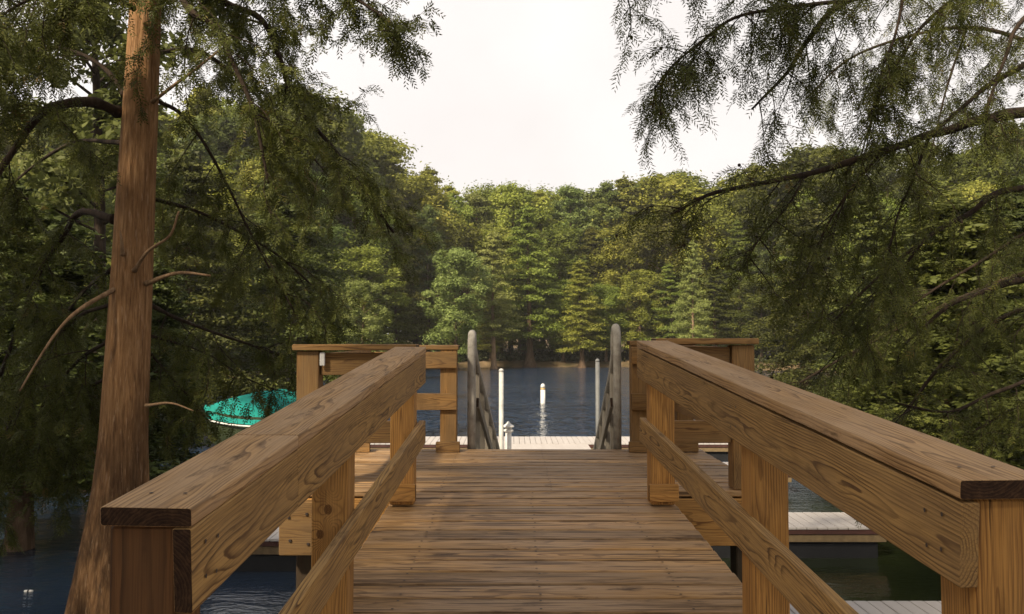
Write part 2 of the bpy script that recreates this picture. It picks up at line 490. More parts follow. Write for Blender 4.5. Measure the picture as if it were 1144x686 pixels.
def ground_z(X, Y):
    X = np.asarray(X, float); Y = np.asarray(Y, float)
    d = sdist(X, Y) + 0.7 * np.sin(X * 0.9 + 0.6 * np.sin(Y * 0.7)) * 0.5 + 0.5 * np.sin(Y * 0.8 + X * 0.3)
    land = 0.05 + 0.55 * np.tanh(np.maximum(d, 0) / 1.5) + 0.02 * np.maximum(d, 0) + 0.08 * np.sin(X * 1.7) * np.sin(Y * 1.3)
    bed = -0.1 + 0.22 * d
    return np.where(d > 0, np.minimum(land, 4 + 0 * d), np.maximum(bed, -3.0))
def axis(lo, hi, near, step, far):
    a = list(np.arange(near[0], near[1] + step, step))
    return np.array([-far, -far * .4, -far * .17] + list(np.linspace(lo, near[0], 18)[:-1]) + a + list(np.linspace(near[1], hi, 18)[1:]) + [far * .17, far * .4, far])
gx = axis(-150, 150, (-45, 50), 1.0, 260)
gy = axis(-120, 200, (-10, 95), 1.0, 260)
GX, GY = np.meshgrid(gx, gy)
GZ = ground_z(GX, GY)
me = bpy.data.meshes.new('ground')
nx, ny = len(gx), len(gy)
me.from_pydata(np.stack([GX.ravel(), GY.ravel(), GZ.ravel()], 1).tolist(), [],
               [(j * nx + i, j * nx + i + 1, (j + 1) * nx + i + 1, (j + 1) * nx + i) for j in range(ny - 1) for i in range(nx - 1)])
me.polygons.foreach_set('use_smooth', [True] * len(me.polygons))
t = NT('leaf_litter_bank')
c = t.n('ShaderNodeTexCoord').outputs['Object']
a1 = t.noise(c, 0.9, 6, 0.65); a2 = t.noise(c, 7.0, 4)
col = t.ramp(a1, [(0.3, (0.05, 0.045, 0.018)), (0.5, (0.11, 0.075, 0.04)), (0.7, (0.20, 0.135, 0.075))])
col = t.mix(t.range(a2, 0.45, 0.7, 0, 0.6), col, (0.07, 0.06, 0.025))
me.materials.append(t.surf(col, 0.95, a2, 0.6, 0.05, 0.1))
tag(link('ground', me), kind='structure')

t = NT('lake_water')
c = t.n('ShaderNodeTexCoord').outputs['Object']
w1 = t.noise(t.vmath('MULTIPLY', c, (0.75, 1.5, 1)), 1.6, 3, 0.55, 0.3)
w2 = t.noise(t.vmath('MULTIPLY', c, (0.8, 1.9, 1)), 6.5, 3, 0.6, 0.2)
hh = t.math('ADD', t.math('MULTIPLY', w1, 1.0), t.math('MULTIPLY', w2, 0.5))
w3 = t.noise(t.vmath('MULTIPLY', c, (1.9, 0.85, 1)), 1.0, 3, 0.6, 0.3)
hh = t.math('ADD', hh, t.math('MULTIPLY', t.math('MULTIPLY', w3, w3), t.range(t.n('ShaderNodeSeparateXYZ', {0: c}).outputs[1], 16, 26, 0.0, 5.0)))
calm = t.range(t.noise(t.vmath('MULTIPLY', c, (0.05, 0.11, 1)), 1.0, 2), 0.35, 0.65, 0.55, 1.0)
sy = t.n('ShaderNodeSeparateXYZ', {0: c}).outputs[1]
lee = t.range(sy, 9, 30, t.range(t.n('ShaderNodeSeparateXYZ', {0: c}).outputs[0], -4, -1, 0.28, 0.07), 1.25)           # the near water lies in the lee of the docks
hh = t.math('MULTIPLY', hh, t.math('MULTIPLY', calm, lee))
sx = t.n('ShaderNodeSeparateXYZ', {0: c}).outputs[0]
dark_refl = t.math('MULTIPLY', t.range(sy, 12, 22, 1.0, 0.0), t.range(sx, -4.5, -1.5, 0.25, 1.0))
wcol = t.mix(dark_refl, (0.007, 0.020, 0.046), (0.014, 0.019, 0.007))  # dark green reflections of docks and trees, painted into the near water colour
slate = t.math('MULTIPLY', t.range(sy, 10, 16, 1.0, 0.0), t.range(sx, -3.2, -1.5, 1.0, 0.0))
wcol = t.mix(slate, wcol, (0.022, 0.036, 0.058))
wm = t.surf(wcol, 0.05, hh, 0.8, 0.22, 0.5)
me = bpy.data.meshes.new('water')
xs = [-1000, 1000]
me.from_pydata([(-90, -8, 0), (60, -8, 0), (60, 100, 0), (-90, 100, 0)], [], [(0, 1, 2, 3)])
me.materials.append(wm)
tag(link('water', me), kind='structure')

# ------------------------------------------------------------------ the pier
WOOD = lambda k: [M[k], M['end']]
PZ = 2.15                       # platform deck height
YS, YE = 5.05, 6.96             # platform depth
SLOPE = 0.0885
def ramp_z(Y): return PZ - SLOPE * (YS - Y)
LI0, LI1 = Vector((-0.653, 1.66, 2.753)), Vector((-0.522, 4.90, 3.048))     # inner top edge of the left rail cap
RI0, RI1 = Vector((0.917, 1.66, 2.81)), Vector((0.758, 4.90, 3.086))
def lerpY(a, b, Y): return a.lerp(b, (Y - a.y) / (b.y - a.y))

pier = thing('wooden_pier', (0.15, 3.5, 0), 'wooden boat ramp of worn brown planks rising to a square platform over the lake', 'pier')
mb = MB()
Y = -3.2
pw, gap = 0.133, 0.013
screws = MB()
def screw(x, y, z, r=0.0065):
    V = [(x + r * math.cos(k * math.pi / 3), y + r * math.sin(k * math.pi / 3), z) for k in range(6)]
    screws.add(V, [tuple(range(6))])
while Y < YS - 0.03:
    xl = lerpY(LI0, LI1, Y).x - 0.20; xr = lerpY(RI0, RI1, Y).x + 0.20
    z = ramp_z(Y) - 0.019 + random.uniform(-.0012, .0012)
    j = random.uniform(-.0015, .0015)
    lumber(mb, (xl, Y, z + j), (xr, Y, z - j), pw + random.uniform(-.002, .001), 0.038, (0, 1, SLOPE), 0.008, 0.002)
    if Y > 2.5:
        for x in (xl + 0.30, 0.12, xr - 0.30):
            for dy in (-0.04, 0.04):
                screw(x + random.uniform(-.008, .008), Y + dy, z + 0.0208 + SLOPE * dy)
    Y += pw + gap
mb.add(screws.v, screws.f, 2); mb.build('ramp_deck', WOOD('deck') + [M['screw']], pier); screws = MB()
mb = MB()
Y = YS + 0.075
while Y < YE:
    z = PZ - 0.019 + random.uniform(-.0015, .0015)
    lumber(mb, (-1.40 + random.uniform(-.006, .006), Y, z), (1.62 + random.uniform(-.006, .006), Y, z), pw, 0.038, (0, 1, 0), 0.008, 0.002)
    for x in (-1.2, -0.45, 0.25, 0.95, 1.45):
        for dy in (-0.04, 0.04):
            screw(x + random.uniform(-.008, .008), Y + dy, z + 0.0208)
    Y += pw + gap
mb.add(screws.v, screws.f, 2); mb.build('platform_deck', WOOD('deck') + [M['screw']], pier)
for x0 in (-0.72, 0.13, 0.98):
    mb = MB()
    dx = 0.09 if x0 < 0 else (-0.08 if x0 > .5 else 0)
    lumber(mb, (x0 - dx, -3.2, ramp_z(-3.2) - 0.042 - 0.12), (x0 + dx, YS - 0.06, ramp_z(YS) - 0.045 - 0.12), 0.24, 0.045, (0, 0, 1))
    mb.build('stringer', WOOD('dark'), pier)
mb = MB(); lumber(mb, (-1.38, YS + 0.02, PZ - 0.042 - 0.15), (1.60, YS + 0.02, PZ - 0.042 - 0.15), 0.29, 0.045, (0, 0, 1)); mb.build('rim_beam', WOOD('post'), pier)
mb = MB(); lumber(mb, (-1.38, YE - 0.03, PZ - 0.042 - 0.15), (1.60, YE - 0.03, PZ - 0.042 - 0.15), 0.29, 0.045, (0, 0, 1)); mb.build('rim_beam', WOOD('post'), pier)
for x in (-1.355, -0.5, 0.35, 1.575):
    mb = MB(); lumber(mb, (x, YS + 0.05, PZ - 0.045 - 0.15), (x, YE - 0.06, PZ - 0.045 - 0.15), 0.28, 0.045, (0, 0, 1)); mb.build('joist', WOOD('dark'), pier)
mb = MB(); lumber(mb, (-1.42, YS - 0.05, PZ - 0.21), (-1.20, YS - 0.05, PZ - 0.21), 0.32, 0.09, (0, 0, 1)); mb.build('corner_block', WOOD('plat'), pier)
for x, z in ((-1.25, PZ - 0.12), (-1.36, PZ - 0.14), (-1.24, PZ - 0.3), (-1.35, PZ - 0.28)):
    mb = MB()
    box(mb, (x - .008, YS - 0.105, z - .008), (x + .008, YS - 0.094, z + .008), 0, 0.002)
    mb.build('bolt_head', M['screw'], pier)
for x, y in ((-1.28, YS + 0.13), (1.48, YS + 0.13), (-1.28, YE - 0.15), (1.48, YE - 0.15), (-0.62, 1.2), (0.98, 1.2), (-0.62, 3.3), (0.9, 3.3)):
    mb = MB()
    top = (PZ - 0.05) if y > YS else ramp_z(y) - 0.30
    lumber(mb, (x, y, -2.2), (x, y, top - (0.0 if y < YS else 0.0)), 0.15, 0.15, (1, 0, 0), 0.012)
    mb.build('piling', WOOD('dark'), pier)

# ---- ramp handrails
def ramp_rail(side, i0, i1, low0, low1, posts, label):
    s = side                      # -1 left, +1 right : outward direction in x
    root = thing('ramp_handrail', (lerpY(i0, i1, 3.2).x, 3.2, ramp_z(3.2)), label, 'handrail', 'handrails along the pier ramp')
    ax = (i1 - i0).normalized()
    o = (Vector((s, 0, 0)) - ax * ax.x * s).normalized()
    up = o.cross(ax) * s
    if up.z < 0: up = -up
    cw, ct, sh, st = 0.193, 0.040, 0.176, 0.040
    cuts = (i0.y, 2.37, 4.48, i1.y) if s < 0 else (i0.y, i1.y)
    tone = random.random()
    a = MB()
    for ya, yb_ in zip(cuts[:-1], cuts[1:]):
        p_, q_ = lerpY(i0, i1, ya + (0.0004 if ya > 2 else 0)), lerpY(i0, i1, yb_ - (0.0004 if yb_ < 4.8 else 0))
        lumber(a, p_ + o * cw / 2 - up * ct / 2, q_ + o * cw / 2 - up * ct / 2, cw, ct, o, 0.005, 0.002, ebev=0.0012, rr=tone)
    for Y in posts:
        for dx in (0.06, 0.135):
            c_ = lerpY(i0, i1, Y) + o * dx + up * 0.0025
            a.add([c_ + o * 0.005 * math.cos(k * math.pi / 3) + ax * 0.005 * math.sin(k * math.pi / 3) for k in range(6)], [tuple(range(6))], 2)
    a.build('cap_board', WOOD('cap') + [M['screw']], root)
    d = o * (st / 2 + 0.003) - up * (ct + (0.003 if s < 0 else 0.008) + sh / 2)
    tone = random.random()
    a = MB()
    for ya, yb_ in zip(cuts[:-1], cuts[1:]):
        p_, q_ = lerpY(i0, i1, ya + (0.0004 if ya > 2 else 0)), lerpY(i0, i1, yb_ - (0.0004 if yb_ < 4.8 else 0))
        lumber(a, p_ + d, q_ + d, sh, st, up, 0.004, 0.002, ebev=0.0012, rr=tone, endmat=1 if s < 0 else 0)
    for Y in posts:
        for dz, dy in ((0.09, -.03), (0.10, .035), (0.165, -.025), (0.175, .03)):
            e = lerpY(i0, i1, Y + dy)
            c_ = Vector((e.x + s * 0.0005, Y + dy, e.z - dz))
            a.add([c_ + Vector((0, 0.0055 * math.cos(k * math.pi / 3), 0.0055 * math.sin(k * math.pi / 3))) for k in range(6)], [tuple(range(6))], 2)
    a.build('side_board', WOOD('side') + [M['screw']], root)
    lo = Vector((s * 0.02, 0, -0.07))
    ext = low0 + (low0 - low1) * ((low0.y - 1.68) / (low1.y - low0.y))
    a = MB(); lumber(a, ext + lo, low1 + lo, 0.142, 0.038, (0, -SLOPE, 1), 0.005, 0.0018); a.build('lower_rail', WOOD('side'), root)
    for Y in posts:
        e = lerpY(i0, i1, Y)
        xc = e.x + s * (0.003 + st + 0.004 + 0.07)
        ztop = e.z - ct - 0.006 - (0.006 if Y < 2 else 0.004)
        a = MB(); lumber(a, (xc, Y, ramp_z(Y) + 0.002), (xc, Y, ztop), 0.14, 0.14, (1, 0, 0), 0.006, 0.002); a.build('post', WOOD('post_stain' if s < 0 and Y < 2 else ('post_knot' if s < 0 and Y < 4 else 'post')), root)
    # blocks round the foot of the last post
    Y = posts[-1]; e = lerpY(i0, i1, Y); xc = e.x + s * 0.117
    a = MB(); lumber(a, (xc - 0.085, Y - 0.092, PZ + 0.055), (xc + 0.085, Y - 0.092, PZ + 0.055), 0.10, 0.036, (0, 0, 1), 0.004); a.build('foot_block', WOOD('post'), root)
    return root
ramp_rail(-1, LI0, LI1, Vector((-0.636, 2.32, 2.306)), Vector((-0.524, 4.92, 2.604)), (1.76, 3.22, 4.80),
          'sloping wooden handrail beside the reddish cypress trunk, with a knotty post halfway along')
ramp_rail(1, RI0, RI1, Vector((0.908, 2.19, 2.35)), Vector((0.772, 4.92, 2.62)), (1.76, 3.10, 4.80),
          'sloping wooden handrail with a dark gap under its cap board, floating docks seen beneath it')

# ---- platform railings (front rail, side rail, back rail)
def plat_rail(s, xo, xf, xb, zc, label):
    """xo: centre x of the outer posts, xf: where the front rail meets the ramp rail, xb: x of the inner back post"""
    root = thing('platform_railing', (xo, (YS + YE) / 2, PZ), label, 'railing', 'railings round the pier platform')
    yf, yb = YS + 0.09, YE - 0.10
    H = zc
    def post(x, y, top=H - 0.043, foot=False):
        a = MB(); lumber(a, (x, y, PZ + 0.002), (x, y, top), 0.138, 0.138, (1, 0, 0), 0.006, 0.002); p = a.build('post', WOOD('plat'), root)
        if foot:
            a = MB(); lumber(a, (x - 0.10, y - 0.09, PZ + 0.045), (x + 0.10, y - 0.09, PZ + 0.045), 0.085, 0.036, (0, 0, 1), 0.004); a.build('foot_block', WOOD('plat'), root)
    post(xo, yf); post(xo, yb, foot=True); post(xb, yb, foot=True)
    out = xo + s * 0.09
    # caps
    a = MB(); lumber(a, (out, yf - 0.01, H - 0.019), (xf, yf - 0.01, H - 0.019), 0.185, 0.038, (0, 1, 0)); a.build('cap_board', WOOD('plat'), root)
    a = MB(); lumber(a, (out, yb + 0.01, H - 0.019 - .02), (xb - s * 0.085, yb + 0.01, H - 0.019 - .02), 0.185, 0.038, (0, 1, 0)); a.build('cap_board', WOOD('plat'), root)
    a = MB(); lumber(a, (xo + s * 0.002, yf + 0.085, H - 0.020), (xo + s * 0.002, yb - 0.085, H - 0.030), 0.185, 0.038, (1, 0, 0)); a.build('cap_board', WOOD('plat'), root)
    # upper and lower boards
    for z0, h in ((H - 0.05 - 0.075, 0.14), (PZ + 0.42, 0.14)):
        low = z0 < PZ + 0.5
        a = MB(); lumber(a, (xo - s * 0.075, yf - 0.02, z0 - (0.06 if low else 0)), (xf, yf - 0.02, z0 - (0.06 if low else 0)), h, 0.038, (0, 0, 1)); a.build('lower_rail' if low else 'side_board', WOOD('plat'), root)
        a = MB(); lumber(a, (xo - s * 0.075, yb - 0.09, z0 - (0.0 if low else 0.02)), (xb - s * 0.075, yb - 0.09, z0 - (0.0 if low else 0.02)), h, 0.036, (0, 0, 1)); a.build('lower_rail' if low else 'side_board', WOOD('plat'), root)
        a = MB(); lumber(a, (xo - s * 0.092, yf + 0.075, z0), (xo - s * 0.092, yb - 0.112, z0), h, 0.036, (0, 0, 1)); a.build('lower_rail' if low else 'side_board', WOOD('plat'), root)
    return root
pl = plat_rail(-1, -1.285, -0.60, -0.535, 3.062, 'boxed railing on the boat cover side of the platform, white tag under its cap')
a = MB(); q = P(361.5, 401, 5.10); box(a, (q.x - 0.016, 5.06, q.z - 0.042), (q.x + 0.016, 5.075, q.z + 0.042), 0, 0.003); a.build('white_tag', M['white'], pl)
plat_rail(1, 1.455, 0.90, 1.075, 3.10, 'boxed railing on the sloping bare limb side of the platform, with a doubled corner post')

# ------------------------------------------------------------------ gangway to the floating dock
gw = thing('gangway', (0.3, 7.0, PZ), 'steep grey gangway with looped handrails leading down from the platform', 'gangway')
gy0, gy1, gz0, gz1 = 7.0, 11.0, PZ - 0.03, 0.56
def gpt(u, x, dz):   # u along the gangway, x across from its left side
    return Vector((-0.35 + 0.19 * u + x, gy0 + (gy1 - gy0) * u, gz0 + (gz1 - gz0) * u + dz))
a = MB()
for k in range(30):
    u = (k + 0.5) / 30
    lumber(a, gpt(u, 0.02, 0), gpt(u, 1.24, 0), 0.135, 0.03, (0, 4.0, -1.6))
a.build('gangway_deck', WOOD('gangwood'), gw)
for x, top in ((0.0, 1.02), (1.262, 1.075)):
    a = MB()
    r = 0.036
    pts = [gpt(0, x, -0.05), gpt(0, x, 0.4), gpt(0, x, top - 0.16)]
    for k in range(7):
        an = math.pi * k / 6
        q = gpt(0, x, top - 0.12); pts.append(q + Vector((0, 0.09 - 0.09 * math.cos(an), 0.12 * math.sin(an))))
    pts += [gpt(0.07, x, top - 0.12)]
    tail = [gpt(u, x, 0.88) for u in (0.12, 0.35, 0.6, 0.85, 0.97)] + [gpt(1.0, x, 0.78), gpt(1.0, x, 0.02)]
    tube(a, pts + tail, [r] * (len(pts) + len(tail)), 10)
    h = a.build('gangway_handrail', M['grey_metal'], gw)
    for u in (0.13, 0.27, 0.41, 0.55, 0.69, 0.83):
        a = MB(); lumber(a, gpt(u, x, -0.08), gpt(u, x, 0.86), 0.075, 0.05, (0, 1, 0), 0.006); a.build('upright', WOOD('gangwood'), h)
    a = MB(); lumber(a, gpt(0.02, x + (0.045 if x < 1 else -0.045), 0.45), gpt(0.98, x + (0.045 if x < 1 else -0.045), 0.45), 0.09, 0.03, (0, 0.4, 1)); a.build('middle_rail', WOOD('gangwood'), h)
    a = MB(); lumber(a, gpt(0.0, x + (-0.05 if x < 1 else 0.05), -0.08), gpt(1.0, x + (-0.05 if x < 1 else 0.05), -0.08), 0.18, 0.04, (0, 0.4, 1)); a.build('bottom_chord', WOOD('gangwood'), h)

# ------------------------------------------------------------------ floating docks
def dock(x0, x1, y0, y1, label, along_x=True, top=0.45):
    root = thing('floating_dock', ((x0 + x1) / 2, (y0 + y1) / 2, 0), label, 'dock', 'floating docks around the pier')
    a = MB()
    pl = 0.14
    if along_x:
        n = int((x1 - x0) / pl)
        for k in range(n):
            xa = x0 + (x1 - x0) * k / n
            box(a, (xa, y0 + random.uniform(-.004, .004), top - 0.03), (xa + (x1 - x0) / n - 0.008, y1, top + random.uniform(-.002, .002)), 0, 0.004)
    else:
        n = int((y1 - y0) / pl)
        for k in range(n):
            ya = y0 + (y1 - y0) * k / n
            box(a, (x0, ya, top - 0.03), (x1, ya + (y1 - y0) / n - 0.008, top + random.uniform(-.002, .002)), 0, 0.004)
    a.build('dock_deck', M['dockdeck'], root)
    a = MB()
    for b in (((x0 + .01, y0 + .012, top - .10), (x1 - .01, y0 + .05, top - .034)), ((x0 + .01, y1 - .05, top - .10), (x1 - .01, y1 - .012, top - .034)),
              ((x0 + .012, y0 + .053, top - .10), (x0 + .05, y1 - .053, top - .034)), ((x1 - .05, y0 + .053, top - .10), (x1 - .012, y1 - .053, top - .034))):
        box(a, *b, 0, 0.004)
    a.build('fascia', M['fascia'], root)
    for b in (((x0 + .04, y0 + .03, top - .21), (x1 - .04, y0 + .06, top - .104)), ((x0 + .04, y1 - .06, top - .21), (x1 - .04, y1 - .03, top - .104))):
        a = MB(); box(a, *b, 0, 0.004); a.build('skirt_board', M['skirt'], root)
    nf = max(2, int(max(x1 - x0, y1 - y0) / 1.3))
    for k in range(nf):
        a = MB()
        if (x1 - x0) > (y1 - y0):
            w = (x1 - x0) / nf; box(a, (x0 + w * k + 0.12, y0 + 0.10, -0.18), (x0 + w * (k + 1) - 0.12, y1 - 0.10, top - 0.22), 0, 0.03)
        else:
            w = (y1 - y0) / nf; box(a, (x0 + 0.10, y0 + w * k + 0.12, -0.18), (x1 - 0.10, y0 + w * (k + 1) - 0.12, top - 0.22), 0, 0.03)
        a.build('float', M['float_black'], root)
    return root
dock(-0.75, 1.9, 11.05, 20.36, 'pale floating walkway running straight out from the foot of the gangway', False)
dock(-6.0, 8.5, 20.42, 21.9, 'long pale cross dock at the open water end of the walkway', True)
dock(1.96, 5.3, 11.4, 12.4, 'pale finger dock with dark red edge seen under the bare limb side handrail', True)
dock(1.96, 5.6, 16.1, 17.4, 'short finger dock between the dark red edged one and the cross dock', True)
dock(2.3, 5.3, 6.95, 8.25, 'nearest floating dock, almost white, below the end of the handrail', True)
dock(-4.6, -0.81, 10.75, 11.85, 'finger dock half hidden behind the handrail beside the cypress trunk', True)
# pilings of the floating dock
def dock_pile(px, Y, ptop, w, mat, label):
    q = P(px, ptop, Y)
    root = thing('mooring_pile', (q.x, Y, 0), label, 'pile', 'mooring piles of the floating docks')
    a = MB(); r = w / 2
    lathe(a, (q.x, Y, 0), [(r, -2), (r, 0.6), (r * 0.97, q.z - 0.05)], 16); a.build('pile_shaft', mat, root)
    a = MB(); lathe(a, (q.x, Y, q.z - 0.048), [(r * 1.08, 0), (r * 1.08, 0.02), (r * 0.7, 0.045), (0.004, 0.055)], 16); a.build('pile_cap', mat, root)
    a = MB(); lathe(a, (q.x, Y, 0.47), [(r * 1.25, 0), (r * 1.5, 0.02), (r * 1.5, 0.06), (r * 1.25, 0.08)], 16); a.build('guide_collar', M['grey_metal'], root)
dock_pile(560, 16.0, 412, 0.095, M['pile'], 'slim white pile standing between the gangway rail and the power post')
dock_pile(667.5, 15.0, 401, 0.08, M['pipe'], 'slim grey pile half hidden behind the loop of the gangway rail')

# power pedestal on the dock
q = P(568, 471, 16.3)
pd = thing('power_pedestal', (q.x, 16.3, 0.45), 'short white power post with a wide cap standing on the floating walkway', 'power pedestal')
a = MB(); box(a, (q.x - .10, 16.2, 0.455), (q.x + .10, 16.4, 0.52), 0, 0.015); a.build('base', M['white'], pd)
a = MB(); lathe(a, (q.x, 16.3, 0.522), [(.085, 0), (.075, .05), (.062, .3), (.062, q.z - .522 - .22)], 18); a.build('body', M['white'], pd)
zt = q.z - 0.215
a = MB(); lathe(a, (q.x, 16.3, zt), [(.07, 0), (.105, .03), (.10, .05), (.072, .06), (.072, .10)], 18); a.build('lamp_collar', M['white'], pd)
a = MB(); lathe(a, (q.x, 16.3, zt + .102), [(.10, 0), (.118, .01), (.112, .03), (.06, .065), (.035, .08), (.03, .105), (.005, .115)], 18); a.build('cap', M['white'], pd)

# buoy
q = P(607, 449, 38.0)
bz = Vector((q.x, 38.5, 0))
by = thing('channel_buoy', bz, 'white upright buoy floating alone on the open lake', 'buoy')
a = MB(); lathe(a, bz, [(.10, -.5), (.115, -.3), (.115, .66)], 18); a.build('buoy_body', M['white'], by)
a = MB(); lathe(a, bz, [(.1165, .662), (.1165, .74)], 18); a.build('buoy_band', M['orange'], by)
a = MB(); lathe(a, bz, [(.114, .742), (.108, .84), (.085, .90), (.045, .94), (.01, .95)], 18); a.build('buoy_dome', M['white'], by)

# stray float close in on the left
q = P(32, 657, 1); 
k = 3.05 / (EYE.z - q.z); fx = q.x * k; fy = k
a = thing('mooring_float', (fx, fy, 0), 'tiny white float with a dark band on the shaded water beside the cypress trunk', 'float')
m_ = MB(); tube(m_, [(fx - .055, fy, .012), (fx - .05, fy, .012), (fx - .02, fy, .012), (fx + .02, fy, .012), (fx + .05, fy, .012), (fx + .055, fy, .012)], [.006, .014, .018, .018, .014, .006], 12); m_.build('float_body', M['white'], a)
m_ = MB(); tube(m_, [(fx - .010, fy, .012), (fx + .010, fy, .012)], [.020, .020], 12); m_.build('float_band', M['float_black'], a)

# ------------------------------------------------------------------ covered boat
BY = 22.0
bt = thing('covered_boat', (-6.6, BY, 0), 'small boat under a bright teal cover, moored behind the cypress branches', 'boat')
def loft(mb, secs, mat=0):
    n = len(secs[0]); V = [p for s_ in secs for p in s_]; Fc = []
    for i in range(len(secs) - 1):
        for j in range(n - 1):
            Fc.append((i * n + j, i * n + j + 1, (i + 1) * n + j + 1, (i + 1) * n + j))
    Fc.append(tuple(range(n))); Fc.append(tuple((len(secs) - 1) * n + j for j in range(n))[::-1])
    mb.add(V, Fc, mat, smooth=True)
x0b, Lb = -8.35, 2.8
secs, csec, rsec = [], [], []
for i in range(15):
    u = i / 14
    x = x0b + Lb * u
    wd = 0.85 * (1 - (1 - min(1, u / 0.55)) ** 2.0) + 0.03
    sheer = 1.02 + 0.16 * (1 - u) ** 2
    kl = 0.0 + 0.55 * max(0, 1 - u / 0.25) ** 2
    secs.append([Vector((x, BY + wd * y, kl + (sheer - kl) * z)) for y, z in ((-1, 1), (-.97, .6), (-.8, .22), (-.35, .04), (0, 0), (.35, .04), (.8, .22), (.97, .6), (1, 1))])
    ridge = sheer + 0.06 + 0.60 * math.sin(min(1, u * 1.25 + 0.02) * math.pi / 2) ** 1.1 - 0.2 * max(0, u - .75)
    row = []
    for k in range(13):
        y = -1 + k / 6
        fold = 0.025 * math.sin(i * 1.9 + k * 2.3) + 0.02 * math.sin(i * 4.1)
        zz = sheer + 0.02 + (ridge - sheer) * (1 - abs(y)) ** 0.8 * (1 + 0) + fold * (1 - abs(y))
        row.append(Vector((x, BY + (wd + 0.05) * y, zz if 0 < k < 12 else sheer - 0.20)))
    csec.append(row)
a = MB(); loft(a, secs); a.build('hull', M['olive'], bt)
a = MB(); loft(a, csec); a.build('boat_cover', M['teal'], bt)
for sgn in (-1, 1):
    a = MB(); pts = [s_[0 if sgn < 0 else -1] + Vector((0, sgn * 0.075, -0.24)) for s_ in secs[1:]]
    tube(a, pts, [0.022] * len(pts), 6); a.build('rub_rail', M['white'], bt)
a = MB(); box(a, (x0b + Lb + .02, BY - .18, 0.35), (x0b + Lb + .32, BY + .18, 1.2), 0, 0.06); a.build('outboard_motor', M['float_black'], bt)

# ------------------------------------------------------------------ trees
def unit(a): return a / (np.linalg.norm(a, axis=-1, keepdims=True) + 1e-9)

def leaves(cent, normal, size, rng, aspect=0.55):
    """rhombic leaf clumps at cent with the given normals"""
    n = len(cent)
    t_ = unit(np.cross(normal, rng.normal(size=(n, 3))))
    b_ = np.cross(normal, t_)
    s = size[:, None]
    V = np.stack([cent + t_ * s, cent + b_ * s * aspect + normal * s * 0.15, cent - t_ * s, cent - b_ * s * aspect + normal * s * 0.12], 1)
    return V.reshape(-1, 3)

def puff(rng, c, r, n, size, flat=0.7, droop=0.0):
    d = unit(rng.normal(size=(n, 3)))
    rad = rng.random(n) ** 0.5 * (1 + 0.5 * (rng.random(n) < 0.25) * rng.random(n))
    lump = 1 + 0.25 * np.sin(d[:, 0] * 4 + c[0] * 5) * np.sin(d[:, 1] * 4 + c[1] * 7) + 0.15 * np.sin(d[:, 2] * 7 + c[2])
    off = d * (rad * lump)[:, None] * r * np.array([1, 1, flat])
    off[:, 2] -= droop * (np.hypot(off[:, 0], off[:, 1])) ** 1.5
    nm = unit(d + np.array([0, 0, 0.6]) + rng.normal(size=(n, 3)) * 0.7)
    return leaves(np.asarray(c) + off, nm, size * (0.6 + 0.8 * rng.random(n)), rng)

